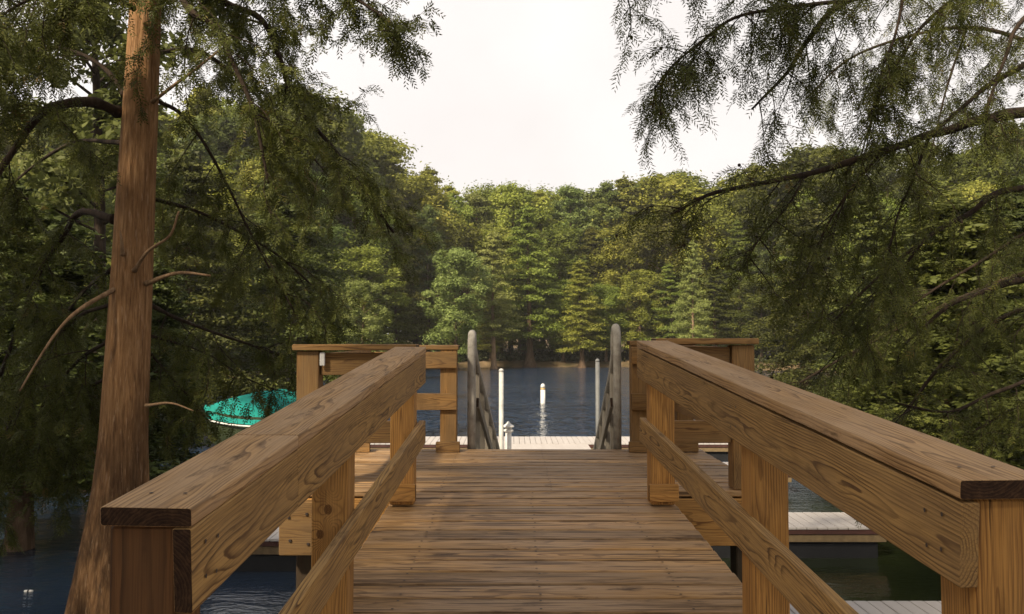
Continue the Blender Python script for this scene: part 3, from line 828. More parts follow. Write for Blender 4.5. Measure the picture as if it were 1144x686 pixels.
def tree_mesh(kind, seed, H=20.0, low=None, trunk='bark_far', lm=None, fine=1.0):
    rng = np.random.default_rng(seed); random.seed(seed)
    tr, crown, tint = MB(), [], []
    ctr = lambda u: Vector((0.35 * math.sin(u * 3 + seed) * u, 0.35 * math.cos(u * 2.3 + seed * 2) * u, H * u))
    base = {'broadleaf': 0.26, 'pine': 0.24, 'cypress': 0.30, 'mid': 0.24}[kind]
    us = [0, .012, .03, .06, .1, .2, .35, .5, .65, .8, .92, .99]
    flare = {'broadleaf': 0.5, 'pine': 0.3, 'cypress': 1.9, 'mid': 1.3}[kind]
    tube(tr, [ctr(u) - Vector((0, 0, 0.8 if u == 0 else 0)) for u in us], [base * ((1 - u) ** 0.8 + 0.03 + flare * math.exp(-u * 26)) for u in us], 10)
    def limb(u, az, Ln, rise, r):
        a = ctr(u); d = Vector((math.cos(az), math.sin(az), rise)).normalized()
        m = a + d * Ln * 0.5 + Vector((0, 0, 0.06 * Ln)); b = a + d * Ln
        tube(tr, [a, m, b], [r, r * 0.6, r * 0.2], 5, cap=False)
        return m, b
    def addp(c, r, n, size, flat, droop=0.0, t0=None):
        n = int(n * fine ** 1.6); size = size / fine
        crown.append(puff(rng, c, r, n, size, flat, droop))
        base_t = rng.normal(0.45, 0.13) if t0 is None else t0
        tint.append(np.clip(rng.normal(base_t, 0.16, n), 0, 1))
    if kind == 'broadleaf':
        for k in range(46):
            u = 0.14 + 0.80 * (k + rng.random()) / 46
            Ln = H * 0.21 * math.sin(math.pi * min(1, (u - 0.08) / 0.93)) ** 0.7 * (0.6 + 0.6 * rng.random())
            m, b = limb(u, k * 2.4 + rng.random(), Ln, 0.25 + 0.4 * u, 0.07)
            q_ = rng.random(); addp(b, H * (0.03 + 0.05 * q_), int(180 + 420 * q_), 0.15, 0.6 + 0.5 * rng.random(), 0, np.clip(rng.normal(0.45, 0.2), .1, .9))
            q_ = rng.random(); addp(m + Vector(rng.normal(size=3) * .5), H * (0.03 + 0.04 * q_), int(150 + 260 * q_), 0.15, 0.6 + 0.5 * rng.random(), 0, np.clip(rng.normal(0.45, 0.2), .1, .9))
        addp(ctr(0.97), H * 0.05, 400, 0.155, 0.9)
        addp(ctr(0.88), H * 0.08, 500, 0.155, 0.8)
    elif kind == 'pine':
        for k in range(34):
            u = 0.42 + 0.56 * (k + rng.random()) / 34
            Ln = H * 0.17 * (1.08 - u) ** 0.6 * (0.6 + 0.7 * rng.random())
            m, b = limb(u, k * 2.4 + rng.random(), Ln, 0.1 + 0.5 * u, 0.055)
            addp(b, H * 0.038 * (0.7 + 0.6 * rng.random()), 230, 0.13, 0.6)
            addp(m, H * 0.03, 130, 0.13, 0.6)
        addp(ctr(0.98), H * 0.03, 240, 0.13, 1.2)
    else:
        if low is None: low = 0.13 if kind == 'cypress' else 0.10
        N = 60
        for k in range(N):
            u = low + (0.985 - low) * ((k + rng.random()) / N)
            Ln = H * 0.20 * (1.02 - u) ** 0.75 * (0.65 + 0.55 * rng.random()) * (0.75 if u < low + 0.06 else 1)
            m, b = limb(u, k * 2.4 + rng.random(), Ln, 0.05 if kind == 'cypress' else -0.1, 0.05 * (1.1 - u) + 0.01)
            sz = 0.125 if kind == 'cypress' else 0.085
            n = 240 if kind == 'cypress' else 330
            addp(b, 0.5 + Ln * 0.26, n, sz, 0.35, 0.16)
            addp(m, 0.4 + Ln * 0.24, n, sz, 0.35, 0.12)
        addp(ctr(0.985), 0.45, 90, 0.13, 1.8)
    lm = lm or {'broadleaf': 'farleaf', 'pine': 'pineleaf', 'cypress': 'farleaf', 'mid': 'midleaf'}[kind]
    cm = fast_mesh('crown', np.concatenate(crown), 4, [M[lm]], np.concatenate(tint))
    o = tr.build('trunk', M[trunk])
    tm = o.data
    bpy.data.objects.remove(o)
    return tm, cm

TREES = {}
for i in range(4): TREES['broadleaf', i] = tree_mesh('broadleaf', 11 + i)
for i in range(2): TREES['pine', i] = tree_mesh('pine', 31 + i)
for i in range(3): TREES['cypress', i] = tree_mesh('cypress', 51 + i)
for i in range(3): TREES['mid', i] = tree_mesh('mid', 71 + i, 14.0)

for i in range(2): TREES['cypress', 'shore%d' % i] = tree_mesh('cypress', 61 + i, 20.0, 0.17, 'bark_far')
TREES['cypress', 'pale'] = tree_mesh('cypress', 64, 20.0, 0.27, 'bark_shore', 'paleleaf')
TREES['broadleaf', 'pale'] = tree_mesh('broadleaf', 15, 20.0, None, 'bark_far', 'paleleaf')
for i in range(2): TREES['broadleaf', 'fine%d' % i] = tree_mesh('broadleaf', 21 + i, fine=1.75)
TREES['cypress', 'fine0'] = tree_mesh('cypress', 58, fine=1.7)
TREES['mid', 'low'] = tree_mesh('mid', 75, 14.0, 0.25)
TREES['pine', 'dark'] = tree_mesh('pine', 33, 20.0, None, 'bark_dark')
def put_tree(key, x, y, h, label, group=None, base_h=20.0, wide=1.0, name=None, rot=None):
    tm, cm = TREES[key]
    gz = float(ground_z(x, y))
    root = bpy.data.objects.new(name or {'broadleaf': 'broadleaf_tree', 'pine': 'pine_tree', 'cypress': 'cypress_tree', 'mid': 'cypress_tree'}[key[0]], None)
    C.objects.link(root)
    root.location = (x, y, max(gz, -0.6))
    s = h / base_h
    root.scale = (s * wide, s * wide, s)
    root.rotation_euler = (0, 0, random.random() * 6.28 if rot is None else rot)
    tag(root, label, 'tree', group)
    for nm, me_ in (('trunk', tm), ('crown', cm)):
        o = bpy.data.objects.new(nm, me_); C.objects.link(o); o.parent = root
    return root

# skyline of the photograph: pixel x -> pixel y of the tree tops
SKX = [-200, 0, 150, 300, 345, 385, 430, 470, 500, 540, 570, 620, 660, 700, 730, 780, 815, 850, 900, 950, 1000, 1144, 1350]
SKY = [60, 90, 105, 100, 108, 118, 150, 178, 205, 214, 200, 208, 205, 200, 192, 178, 188, 180, 158, 160, 150, 145, 120]
def skyline(px): return float(np.interp(px, SKX, SKY))

random.seed(99)
# walk along the visible shoreline
vis = [(44, 14), (42, 34), (37, 52), (32, 66), (24, 79), (12, 86.5), (2, 87), (-7, 84), (-14, 72), (-20, 58), (-25, 44), (-31, 34), (-46, 22)]
def walk(step):
    res = []
    for i in range(len(vis) - 1):
        a, b = Vector((*vis[i], 0)), Vector((*vis[i + 1], 0))
        d = b - a; nrm = Vector((d.y, -d.x, 0)).normalized()
        n = max(1, round(d.length / step))
        for k in range(n):
            res.append((a + d * ((k + 0.5) / n), nrm))
    return res
def bank(px):
    return 'boat cover bank' if px < 470 else ('far bank' if px < 760 else 'bare limb bank')
GL = {
 ('broadleaf', 'boat cover bank'): ('rounded green broadleaf tree on the bank behind the teal boat cover', 'broadleaf trees behind the boat cover'),
 ('broadleaf', 'far bank'): ('rounded green broadleaf tree on the far bank beyond the buoy', 'broadleaf trees on the far bank'),
 ('broadleaf', 'bare limb bank'): ('rounded green broadleaf tree on the bank behind the long overhanging limb', 'broadleaf trees behind the overhanging limb'),
 ('pine', 'boat cover bank'): ('tall open pine on the bank behind the teal boat cover', 'pines behind the boat cover'),
 ('pine', 'far bank'): ('tall open pine rising over the far bank beyond the buoy', 'pines on the far bank'),
 ('pine', 'bare limb bank'): ('tall open pine on the bank behind the long overhanging limb', 'pines behind the overhanging limb'),
 ('cypress', 'boat cover bank'): ('layered waterside cypress on the bank behind the teal boat cover', 'cypresses behind the boat cover'),
 ('cypress', 'far bank'): ('layered waterside cypress on the far bank beyond the buoy', 'cypresses on the far bank'),
 ('cypress', 'bare limb bank'): ('layered waterside cypress on the bank behind the long overhanging limb', 'cypresses behind the overhanging limb'),
}
def shore_at(px):
    ys = np.arange(12.0, 130.0, 0.5)
    d = sdist((px - 572) / F * ys, ys)
    return float(ys[np.argmax(d > 0)])
def forest(step, off, hf, kinds, jit):
    px = -70.0
    while px < 1215:
        Y = shore_at(px) + off + random.uniform(-jit, jit)
        x = (px - 572) / F * Y
        if float(sdist(x, Y)) > 0.8:
            h = ((378 - skyline(px)) / F * Y + 3.1) * hf * random.uniform(0.86, 1.04) - max(float(ground_z(x, Y)), 0)
            k = random.choice(kinds)
            n = {'broadleaf': 4, 'pine': 2, 'cypress': 3}[k]
            lab, grp = GL[k, bank(px)]
            var = random.randrange(n)
            if Y < 58 and k == 'broadleaf': var = 'fine%d' % (var % 2)
            if Y < 58 and k == 'cypress': var = 'fine0'
            put_tree((k, var), x, Y, h, lab, grp, wide=random.uniform(1.0, 1.4) if h > 11 else random.uniform(1.2, 1.7))
        px += step * F / Y * random.uniform(0.8, 1.2)
forest(4.2, 3.0, 0.50, ['cypress', 'broadleaf', 'cypress'], 1.5)
forest(4.0, 8.0, 0.78, ['broadleaf', 'broadleaf', 'cypress', 'pine'], 2.0)
forest(3.8, 14.0, 0.98, ['broadleaf', 'pine', 'cypress', 'pine'], 2.0)
forest(4.2, 20.5, 1.0, ['broadleaf', 'cypress', 'pine'], 2.2)
forest(5.0, 28.0, 0.93, ['broadleaf'], 2.2)

# the cypresses one can tell apart at the far waterline
def at_px(px, Y): return ((px - 572) / F * Y, Y)
for px, Y, ptop, w, key, lab in (
    (552, 82.5, 252, 1.1, ('cypress', 'pale'), 'bright yellow green cypress with a swollen pale trunk base at the far waterline'),
    (592, 86.5, 230, 1.2, ('cypress', 'shore1'), 'cypress with a broad dark flared base on the far bank, next to the bright one'),
    (650, 85.5, 288, 1.35, ('cypress', 'shore1'), 'low layered cypress with a short reddish trunk at the far waterline'),
    (510, 77.0, 272, 1.25, ('broadleaf', 'pale'), 'rounded pale green tree at the waterline between the platform railing and the bright cypress'),
    (404, 58.0, 305, 1.2, ('broadleaf', 'pale'), 'low rounded pale tree on the bank just above the white tagged platform railing'),
    (775, 74.0, 262, 0.8, ('cypress', 'pale'), 'narrow pale tree on the far bank just beyond the platform railing with doubled corner post')):
    x, y = at_px(px, Y)
    put_tree(key, x, y, (378 - ptop) / F * Y + 3.1, lab, wide=w)

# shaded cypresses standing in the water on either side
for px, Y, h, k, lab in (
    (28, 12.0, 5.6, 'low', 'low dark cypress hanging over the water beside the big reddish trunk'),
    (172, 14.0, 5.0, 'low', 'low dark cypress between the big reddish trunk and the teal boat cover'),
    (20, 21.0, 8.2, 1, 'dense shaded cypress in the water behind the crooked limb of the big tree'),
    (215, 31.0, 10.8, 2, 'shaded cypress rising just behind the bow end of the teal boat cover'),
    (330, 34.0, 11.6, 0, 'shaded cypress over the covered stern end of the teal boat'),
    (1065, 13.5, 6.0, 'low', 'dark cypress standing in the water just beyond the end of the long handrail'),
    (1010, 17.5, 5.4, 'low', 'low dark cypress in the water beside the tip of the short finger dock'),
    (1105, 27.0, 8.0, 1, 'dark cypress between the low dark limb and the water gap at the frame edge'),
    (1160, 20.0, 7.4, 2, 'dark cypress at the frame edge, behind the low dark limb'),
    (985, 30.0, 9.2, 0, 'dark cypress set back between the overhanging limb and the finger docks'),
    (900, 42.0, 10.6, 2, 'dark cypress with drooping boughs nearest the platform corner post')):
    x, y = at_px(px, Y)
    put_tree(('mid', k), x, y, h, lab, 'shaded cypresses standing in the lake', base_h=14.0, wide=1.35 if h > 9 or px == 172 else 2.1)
x, y = at_px(107, 16.5)
put_tree(('pine', 'dark'), x, y, 13.0, 'open crowned tree with a slim straight grey trunk close behind the big reddish trunk', wide=1.1, rot=1.0)
# unseen trees added on the bank the pier starts from, to shade the ramp
for x, y, h, k, lab in ((-7.0, -6.0, 18, ('pine', 0), 'tall open pine added out of view on the near bank to shade the ramp'), (-2.0, -9.5, 17, ('broadleaf', 1), 'tall broadleaf tree added out of view straight behind the ramp for its shade'), (-13, -4.8, 16, ('broadleaf', 2), 'tall broadleaf tree added out of view farther along the near bank for its shade')):
    put_tree(k, x, y, h, lab, wide=1.2)

# undergrowth along the banks
rng = np.random.default_rng(5)
pts = []
for p, nrm in walk(0.35):
    if p.y < 20: continue
    for k in range(3):
        o_ = rng.uniform(3.5, 10.0)
        if k == 0: o_ = rng.uniform(2.2, 4.0)
        q = p + nrm * o_
        if abs(q.x / q.y) > 0.8 or float(sdist(q.x, q.y)) < 0.5: continue
        r = rng.uniform(0.5, 1.5) * (0.5 if k == 0 else 1 + o_ * 0.09)
        pts.append(puff(rng, np.array([q.x, q.y, float(ground_z(q.x, q.y)) + r * 0.5]), r, 60 if q.y > 60 else 150, np.array(min(0.15, max(0.07, q.y * 0.0019))), 0.9))
V = np.concatenate(pts)
me = fast_mesh('undergrowth', V, 4, [M['under']], np.clip(rng.normal(0.4, 0.22, len(V) // 4), 0, 1))
tag(link('undergrowth', me), 'low dark undergrowth along the wooded banks', 'undergrowth', kind='stuff')

# ------------------------------------------------------------------ the two foreground cypresses
class Foliage:
    def __init__(self, seed):
        self.rng = np.random.default_rng(seed)
        self.pos, self.dir, self.len, self.tw, self.cones = [], [], [], MB(), []
    def strand(self, p, d, Ln, droop, r, step=0.06):
        rng = self.rng
        pts = [p.copy()]
        n = max(3, int(Ln / step))
        d = d / (np.linalg.norm(d) + 1e-9)
        for i in range(n):
            pts.append(pts[-1] + d * (Ln / n))
            d = d + rng.normal(size=3) * 0.10; d[2] -= droop * Ln / n
            d /= np.linalg.norm(d)
        tube(self.tw, pts[::2] if len(pts) > 5 else pts, list(np.linspace(r, r * 0.3, len(pts[::2] if len(pts) > 5 else pts))), 4, cap=False)
        return np.array(pts)
    def sprays(self, pts, every, size, start=0.0):
        rng = self.rng
        seg = np.linalg.norm(np.diff(pts, axis=0), axis=1); L_ = np.concatenate([[0], np.cumsum(seg)])
        n = max(1, int(L_[-1] * (1 - start) / every))
        s = L_[-1] * (start + (1 - start) * (np.arange(n) + rng.random(n)) / n)
        P_ = np.stack([np.interp(s, L_, pts[:, k]) for k in range(3)], 1)
        i = np.clip(np.searchsorted(L_, s) - 1, 0, len(pts) - 2)
        T = unit(pts[i + 1] - pts[i])
        sd_ = unit(np.cross(T, [0, 0, 1.0]) + 1e-4) * np.where(np.arange(n) % 2, 1, -1)[:, None]
        D = unit(T * 0.55 + sd_ * 0.6 + np.array([0, 0, -0.45]) + rng.normal(size=(n, 3)) * 0.32)
        self.pos.append(P_); self.dir.append(D); self.len.append(size * (0.65 + 0.7 * rng.random(n)))
    def bough(self, poly, n_sub, L=(0.35, 0.95), start=0.15, droop=1.2, size=0.10, dens=1.0, out=0.9, down=0.25):
        rng = self.rng
        poly = np.array([list(p) for p in poly])
        seg = np.linalg.norm(np.diff(poly, axis=0), axis=1); L_ = np.concatenate([[0], np.cumsum(seg)])
        for k in range(n_sub):
            s = L_[-1] * (start + (1 - start) * (k + rng.random()) / n_sub)
            i = int(np.clip(np.searchsorted(L_, s) - 1, 0, len(poly) - 2))
            f = (s - L_[i]) / (seg[i] + 1e-9)
            p = poly[i] + (poly[i + 1] - poly[i]) * f
            T = unit(poly[i + 1] - poly[i])
            d = T * 0.6 + unit(rng.normal(size=3) * np.array([1, 1, 0.55])) * out
            d[2] -= down
            Ln = rng.uniform(*L)
            sub = self.strand(p, d, Ln, droop, 0.0055)
            self.sprays(sub, 0.032 / dens, size, 0.3)
            for j in range(int(3 + Ln * 5)):
                q = sub[int(len(sub) * (0.15 + 0.8 * rng.random()))]
                T2 = unit(sub[-1] - sub[0])
                d2 = T2 * 0.55 + rng.normal(size=3) * 0.6; d2[2] -= 0.35
                ss = self.strand(q, d2, rng.uniform(0.14, 0.42), 2.0, 0.003, 0.045)
                self.sprays(ss, 0.024 / dens, size * 0.9)
            if rng.random() < 0.5: self.cones.append(sub[-1] + np.array([0, 0, -0.02]))
    def mesh(self, mat, pairs=5, blade=0.040, width=0.0055):
        pos = np.concatenate(self.pos); D = np.concatenate(self.dir); Ls = np.concatenate(self.len)
        rng = self.rng; n = len(pos)
        sd_ = unit(np.cross(D, rng.normal(size=(n, 3)) * 0.5 + np.array([0, 0, 1.0])))
        nn = np.cross(sd_, D)
        tris, tint = [], []
        base_t = np.clip(rng.normal(0.45, 0.2, n), 0, 1)
        for k in range(pairs * 2):
            u = (k + 0.7) / (pairs * 2)
            sg = 1 if k % 2 else -1
            c = pos + D * (Ls * u)[:, None]
            c[:, 2] -= Ls * u * u * 0.25
            bl = blade * (1.15 - 0.65 * abs(u - 0.4)) * (0.8 + 0.4 * rng.random(n))
            dd = unit(D * 0.75 + sd_ * sg * 0.75 + nn * rng.normal(size=(n, 1)) * 0.25)
            tip = c + dd * bl[:, None]
            wv = unit(np.cross(dd, nn)) * width
            mid = c + dd * (bl * 0.45)[:, None]
            tris.append(np.stack([c, mid + wv, tip, mid - wv], 1))
            tint.append(np.clip(base_t + rng.normal(0, 0.08, n), 0, 1))
        V = np.stack(tris, 1).reshape(-1, 3)
        T = np.stack(tint, 1).ravel()
        return fast_mesh('crown', V, 4, [mat], T)

def hand_limb(root, pts, w0, w1, mat, name='limb', sides=8, rough=0.02):
    """pts: (pixel x, pixel y, depth); w0, w1 widths in photograph pixels"""
    ws = [P(*p) for p in pts]
    sm = catmull(ws, 6)
    n = len(sm)
    ra = w0 / 2 * ws[0].y / F; rb = w1 / 2 * ws[-1].y / F
    out_, rad = [], []
    for i, p in enumerate(sm):
        u = i / (n - 1)
        r = ra + (rb - ra) * u ** 0.8
        j = mnoise.noise_vector(Vector(p) * 3.1) * r * 0.5
        out_.append(p + j if 0 < i < n - 1 else p); rad.append(r * (1 + 0.18 * mnoise.noise(Vector(p) * 9)))
    rad[0] *= 1.25
    a = MB(); tube(a, out_, rad, sides)
    a.build(name, mat, root)
    return out_

def big_trunk(root, x, y, prof, mat, top, lean=(0, 0)):
    """prof: list of (z, radius)"""
    zs = np.concatenate([np.arange(-1.2, 6.5, 0.07), np.arange(6.5, top, 0.4)])
    V, Fc = [], []
    n = 84
    for z in zs:
        r = float(np.interp(z, [p[0] for p in prof], [p[1] for p in prof]))
        rootness = max(0, (2.6 - z) / 2.6)
        for k in range(n):
            an = 2 * math.pi * k / n
            fl = 1 + 0.16 * rootness ** 1.5 * (math.sin(an * 5 + 0.6 * z) + 0.5 * math.sin(an * 8 + 1)) + 0.012 * math.sin(an * 9 + z * .7)
            q = Vector((math.cos(an) * 3.4, math.sin(an) * 3.4, z * 0.5))
            fl += 0.035 * mnoise.noise(q * 1.6) + 0.035 * mnoise.noise(Vector((math.cos(an) * 9, math.sin(an) * 9, z * 0.8))) + 0.02 * mnoise.noise(Vector((math.cos(an) * 20, math.sin(an) * 20, z * 1.6)))
            V.append((x + lean[0] * (z - 3) + r * fl * math.cos(an), y + lean[1] * (z - 3) + r * fl * math.sin(an), z))
    for i in range(len(zs) - 1):
        for k in range(n):
            q = (k + 1) % n
            Fc.append((i * n + k, i * n + q, (i + 1) * n + q, (i + 1) * n + k))
    a = MB(); a.add(V, Fc, 0, smooth=True)
    return a.build('trunk', mat, root)

# ---- the big cypress beside the ramp
TY = 6.5
ta = P(144, 343, TY)
big = thing('cypress_tree', (ta.x, TY, 0), 'big cypress with a straight reddish brown trunk standing in the water beside the ramp', 'tree')
sc = TY / F
def zof(py): return P(144, py, TY).z
big_trunk(big, ta.x, TY, [(-1.2, 0.62), (0, 0.50), (zof(686), 0.335), (zof(610), 0.265), (zof(540), 0.205), (zof(480), 0.180), (zof(400), 0.167), (zof(343), 0.160), (zof(200), 0.143), (zof(0), 0.118), (9, 0.07), (13, 0.02)],
          M['bark'], 13.0, (0.032, 0))
DK, PL = M['bark_dark'], M['bark_pale']
fo = Foliage(3)
LB = [  # points, w0, w1, subs, kwargs
 ([(131, 125, 6.45), (100, 113, 6.2), (60, 118, 6.0), (35, 140, 5.9), (0, 190, 5.8), (-45, 260, 5.7)], 13, 6, 9, {}),
 ([(138, 107, 6.5), (120, 80, 6.6), (90, 60, 6.7), (50, 55, 6.9), (0, 75, 7.0), (-50, 110, 7.0)], 6, 3, 12, {}),
 ([(128, 245, 6.5), (90, 237, 6.8), (72, 262, 7.0), (50, 295, 7.2), (30, 340, 7.3), (0, 420, 7.3)], 9, 4, 10, {}),
 ([(160, -120, 6.5), (205, 0, 6.0), (240, 30, 5.9), (265, 80, 5.8), (285, 130, 5.8), (300, 205, 5.8)], 9, 3, 14, {}),
 ([(165, -80, 6.6), (240, -5, 6.8), (290, 20, 7.0), (312, 65, 7.0), (330, 115, 7.1), (372, 165, 7.2), (415, 225, 7.3), (440, 260, 7.4)], 10, 3, 20, {}),
 ([(170, -160, 6.6), (260, -70, 6.2), (350, -25, 6.0), (400, 0, 5.8), (440, 30, 5.7)], 8, 3, 24, dict(L=(0.25, 0.7))),
 ([(175, 112, 6.6), (205, 130, 6.8), (240, 180, 7.0), (290, 280, 7.3), (330, 350, 7.4)], 5, 2, 10, {}),
 ([(125, 340, 6.6), (80, 360, 7.0), (30, 430, 7.2), (0, 500, 7.3)], 5, 2, 14, {}),
 ([(122, 380, 6.7), (80, 410, 7.2), (40, 470, 7.4), (50, 520, 7.5)], 5, 2, 12, {}),
 ([(165, 340, 6.7), (220, 365, 7.3), (280, 385, 7.7), (320, 400, 7.9)], 5, 2, 8, {}),
 ([(60, 430, 7.6), (30, 440, 7.7), (-10, 500, 7.8), (-30, 540, 7.8)], 4, 2, 14, {}),
 ([(122, 420, 6.8), (95, 440, 7.3), (80, 490, 7.5), (85, 540, 7.5)], 4, 2, 14, dict(L=(0.2, 0.6))),
 ([(126, 300, 6.8), (90, 330, 8.0), (40, 400, 8.6), (10, 470, 8.8)], 5, 2, 12, {}),
 ([(168, 375, 6.7), (230, 395, 7.3), (280, 425, 7.7), (325, 440, 7.9)], 3, 1.0, 6, dict(L=(0.15, 0.35), dens=0.7)),
 ([(168, 395, 6.7), (195, 425, 7.0), (215, 450, 7.2), (230, 475, 7.3)], 3, 1.2, 8, dict(L=(0.15, 0.4))),
 ([(165, 220, 6.8), (230, 240, 7.3), (310, 285, 7.7), (360, 330, 8.0)], 5, 2, 10, {}),
 ([(165, 60, 6.8), (230, 60, 7.5), (310, 130, 8.2), (370, 200, 8.6)], 6, 2, 16, {}),
 ([(150, 10, 6.3), (90, -20, 5.8), (30, 0, 5.4), (-30, 40, 5.2)], 6, 2, 16, {}),
 ([(140, 160, 6.7), (80, 160, 7.6), (20, 200, 8.2), (-40, 260, 8.4)], 6, 2, 8, {}),
 ([(160, -40, 6.9), (190, -30, 7.6), (250, 10, 8.4), (330, 40, 9.0)], 6, 2, 18, {}),
]
for pts, w0, w1, ns_, kw in LB:
    pl_ = hand_limb(big, pts, w0, w1, DK)
    fo.bough(pl_, ns_, **kw)
for pts, w0, w1 in (
    ([(132, 321, 6.4), (90, 345, 6.1), (60, 375, 6.0), (22, 437, 5.8)], 6, 2),
    ([(163, 317, 6.4), (200, 305, 6.2), (235, 308, 6.1)], 6, 2.5),
    ([(150, 302, 6.35), (166, 280, 6.2), (190, 263, 6.1), (200, 236, 6.05)], 5, 2),
    ([(170, 114, 6.4), (215, 80, 6.2), (256, 48, 6.0)], 5, 2),
    ([(163, 453, 6.4), (190, 450, 6.3), (216, 459, 6.25)], 4, 1.5),
    ([(137, 285, 6.33), (136, 268, 6.28), (134, 258, 6.26)], 5, 2)):
    hand_limb(big, pts, w0, w1, PL, 'bare_branch', 6)
# the crown above the frame
rr_ = random.Random(4)
for k in range(16):
    z = 6.3 + 5.8 * k / 16
    az = k * 2.4; Ln = 2.6 * (1.15 - k / 18)
    if math.cos(az) > -0.1 and z < 9: Ln = min(Ln, 1.0)
    p0 = Vector((ta.x + .032 * (z - 3), TY, z))
    pts = [p0, p0 + Vector((math.cos(az) * Ln * .5, math.sin(az) * Ln * .5, 0.25)), p0 + Vector((math.cos(az) * Ln, math.sin(az) * Ln, -0.1))]
    a = MB(); sm = catmull(pts, 4); tube(a, sm, list(np.linspace(0.035, 0.008, len(sm))), 6); a.build('limb', DK, big)
    fo.bough(sm, 9, L=(0.4, 1.0))
link('crown', fo.mesh(M['spray']), big)
fo.tw.build('twigs', DK, big, recalc=False)

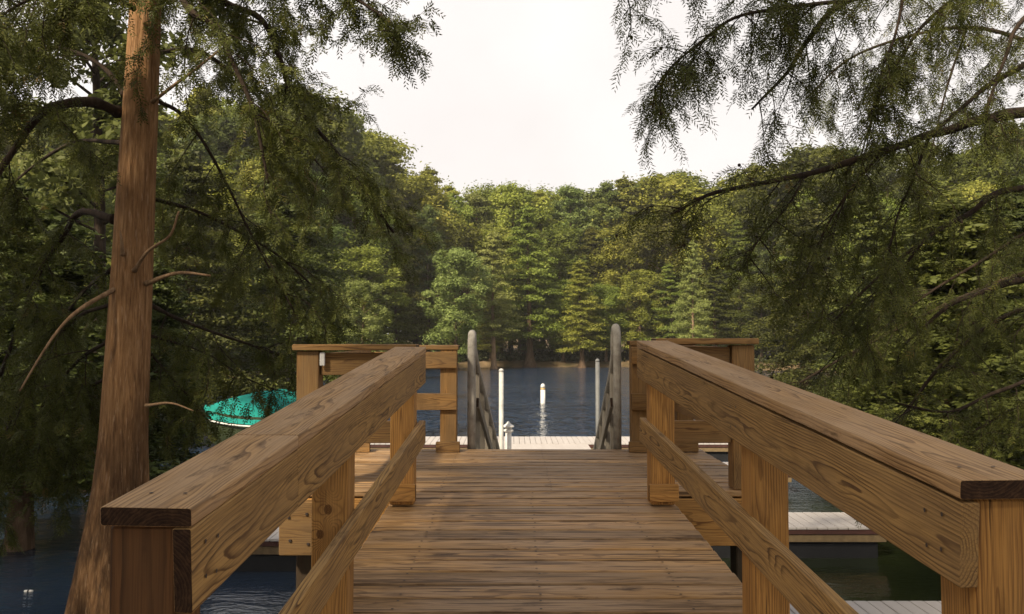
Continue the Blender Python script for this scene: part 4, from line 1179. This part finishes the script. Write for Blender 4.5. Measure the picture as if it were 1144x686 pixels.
# ---- the cypress whose boughs hang in from the side
RY = 7.6
tb = P(1345, 343, RY)
rt = thing('cypress_tree', (tb.x, RY, 0), 'cypress leaning in from the frame edge with a long bare limb and feathery hanging sprays', 'tree')
big_trunk(rt, tb.x, RY, [(-1.2, 0.7), (0, 0.55), (1.2, 0.36), (2.6, 0.24), (6, 0.18), (9, 0.10), (13, 0.02)], M['bark'], 13.0)
fr_ = Foliage(17)
X0 = 1345
RB = [
 ([(X0, 150, 7.6), (1230, 122, 7.0), (1144, 127, 6.6), (1095, 135, 6.4), (1040, 150, 6.2), (985, 170, 6.0), (900, 195, 5.8), (800, 215, 5.6), (750, 240, 5.5)], 16, 2.5, 26, dict(start=0.45, L=(0.25, 0.8))),
 ([(X0, -20, 7.6), (1220, 30, 7.1), (1144, 72, 6.8), (1105, 95, 6.6), (1075, 120, 6.5), (1050, 142, 6.4)], 9, 4, 8, dict(L=(0.3, 0.6))),
 ([(X0, -160, 7.5), (1150, -50, 6.6), (1010, -10, 6.0), (945, 1, 5.8), (905, 42, 5.7), (880, 80, 5.6), (840, 122, 5.5)], 12, 2.5, 22, dict(start=0.4, L=(0.25, 0.75))),
 ([(1010, -10, 6.0), (945, 0, 5.8), (870, 10, 5.5), (820, 20, 5.4), (785, 45, 5.4), (750, 75, 5.3), (730, 100, 5.3)], 6, 1.5, 30, dict(L=(0.15, 0.6), start=0.25)),
 ([(X0, 340, 7.6), (1230, 305, 7.2), (1144, 312, 7.0), (1100, 325, 6.9), (1060, 342, 6.8), (1010, 385, 6.8)], 12, 3, 16, {}),
 ([(X0, 215, 7.6), (1144, 210, 7.0), (1080, 240, 6.9), (1030, 270, 6.8), (970, 320, 6.7), (930, 360, 6.6)], 9, 2, 22, {}),
 ([(1010, -12, 6.0), (1000, 40, 5.9), (985, 80, 5.8), (980, 140, 5.8)], 4, 1.5, 12, dict(L=(0.15, 0.5))),
 ([(1150, -70, 6.5), (1040, 20, 6.2), (1010, 60, 6.1), (985, 100, 6.0), (960, 180, 5.9)], 5, 1.5, 16, dict(L=(0.2, 0.6))),
 ([(1230, -60, 7.0), (1144, 20, 6.4), (1125, 60, 6.3), (1105, 115, 6.2), (1100, 160, 6.2)], 6, 2, 14, dict(L=(0.2, 0.6))),
 ([(985, 170, 6.0), (950, 212, 6.0), (920, 260, 6.0), (890, 330, 6.0)], 4, 1.5, 14, dict(L=(0.2, 0.6))),
 ([(1040, 150, 6.2), (1020, 200, 6.2), (1000, 250, 6.2), (985, 330, 6.2)], 4, 1.5, 14, dict(L=(0.2, 0.6))),
 ([(900, 195, 5.8), (880, 230, 5.8), (850, 265, 5.8), (830, 300, 5.8)], 3, 1.2, 9, dict(L=(0.2, 0.5))),
 ([(1150, -90, 6.6), (945, -70, 5.6), (820, -50, 5.3), (722, -30, 5.1), (701, -2, 5.1)], 6, 1.5, 9, dict(L=(0.1, 0.3), start=0.7)),
 ([(X0, 430, 7.6), (1200, 415, 7.6), (1120, 435, 7.5), (1060, 460, 7.4), (1000, 450, 7.4)], 7, 2, 18, {}),
 ([(X0, 260, 7.6), (1180, 250, 8.2), (1100, 290, 8.6), (1020, 340, 9.0), (950, 400, 9.2)], 7, 2, 20, {}),
 ([(X0, 60, 7.6), (1200, 60, 8.2), (1080, 30, 8.6), (960, 60, 8.8), (900, 110, 8.9)], 8, 2, 18, dict(L=(0.3, 0.8))),
 ([(X0, 380, 7.6), (1220, 345, 8.0), (1130, 350, 8.2), (1050, 410, 8.3), (1000, 480, 8.3)], 9, 3, 26, {}),
 ([(X0, 300, 7.7), (1200, 290, 8.8), (1080, 330, 9.4), (960, 390, 9.8), (890, 430, 10.0)], 8, 2.5, 26, {}),
 ([(1030, 270, 6.8), (1000, 310, 6.9), (960, 350, 7.0), (930, 400, 7.0)], 4, 1.5, 14, {}),
 ([(X0, 460, 7.8), (1230, 440, 8.0), (1150, 450, 8.1), (1090, 480, 8.2)], 7, 2, 20, {}),
 ([(1080, 30, 8.6), (1060, 90, 8.6), (1040, 170, 8.6)], 4, 1.5, 10, dict(L=(0.2, 0.6))),
]
for pts, w0, w1, ns_, kw in RB:
    pl_ = hand_limb(rt, pts, w0, w1, DK)
    upper = min(p_[1] for p_ in pts[:]) < 60
    fr_.bough(pl_, int(ns_ * (1.15 if upper else 0.8)), dens=0.85 if upper else 0.75, **kw)
for k in range(12):
    z = 7.0 + 5.2 * k / 12
    az = k * 2.4; Ln = 2.6 * (1.15 - k / 14)
    p0 = Vector((tb.x, RY, z))
    pts = [p0, p0 + Vector((math.cos(az) * Ln * .5, math.sin(az) * Ln * .5, 0.25)), p0 + Vector((math.cos(az) * Ln, math.sin(az) * Ln, -0.1))]
    a = MB(); sm = catmull(pts, 4); tube(a, sm, list(np.linspace(0.035, 0.008, len(sm))), 6); a.build('limb', DK, rt)
    fr_.bough(sm, 8, L=(0.4, 1.0))
link('crown', fr_.mesh(M['spray'], 5, 0.042, 0.0038), rt)
fr_.tw.build('twigs', DK, rt, recalc=False)
a = MB()
for c_ in fr_.cones:
    lathe(a, c_ - np.array([0, 0, 0.011]), [(.002, 0), (.009, .003), (.012, .011), (.009, .019), (.002, .022)], 6)
a.build('cones', DK, rt, recalc=False)['kind'] = 'stuff'

# ------------------------------------------------------------------ the hazy air
bm = bmesh.new(); bmesh.ops.create_cube(bm, size=1)
zlo = float(GZ.min()) - 1.0
for v in bm.verts:
    v.co = Vector((v.co.x * 540, v.co.y * 540, zlo if v.co.z < 0 else 34.0))
me = bpy.data.meshes.new('haze'); bm.to_mesh(me); bm.free()
t = NT('damp_air')
pv = t.n('ShaderNodeVolumePrincipled', {'Color': (0.95, 0.93, 0.87, 1), 'Density': 0.0004, 'Anisotropy': 0.2})
t.t.links.new(pv.outputs[0], t.out.inputs[1])
me.materials.append(t.m)
tag(link('haze', me), kind='stuff')
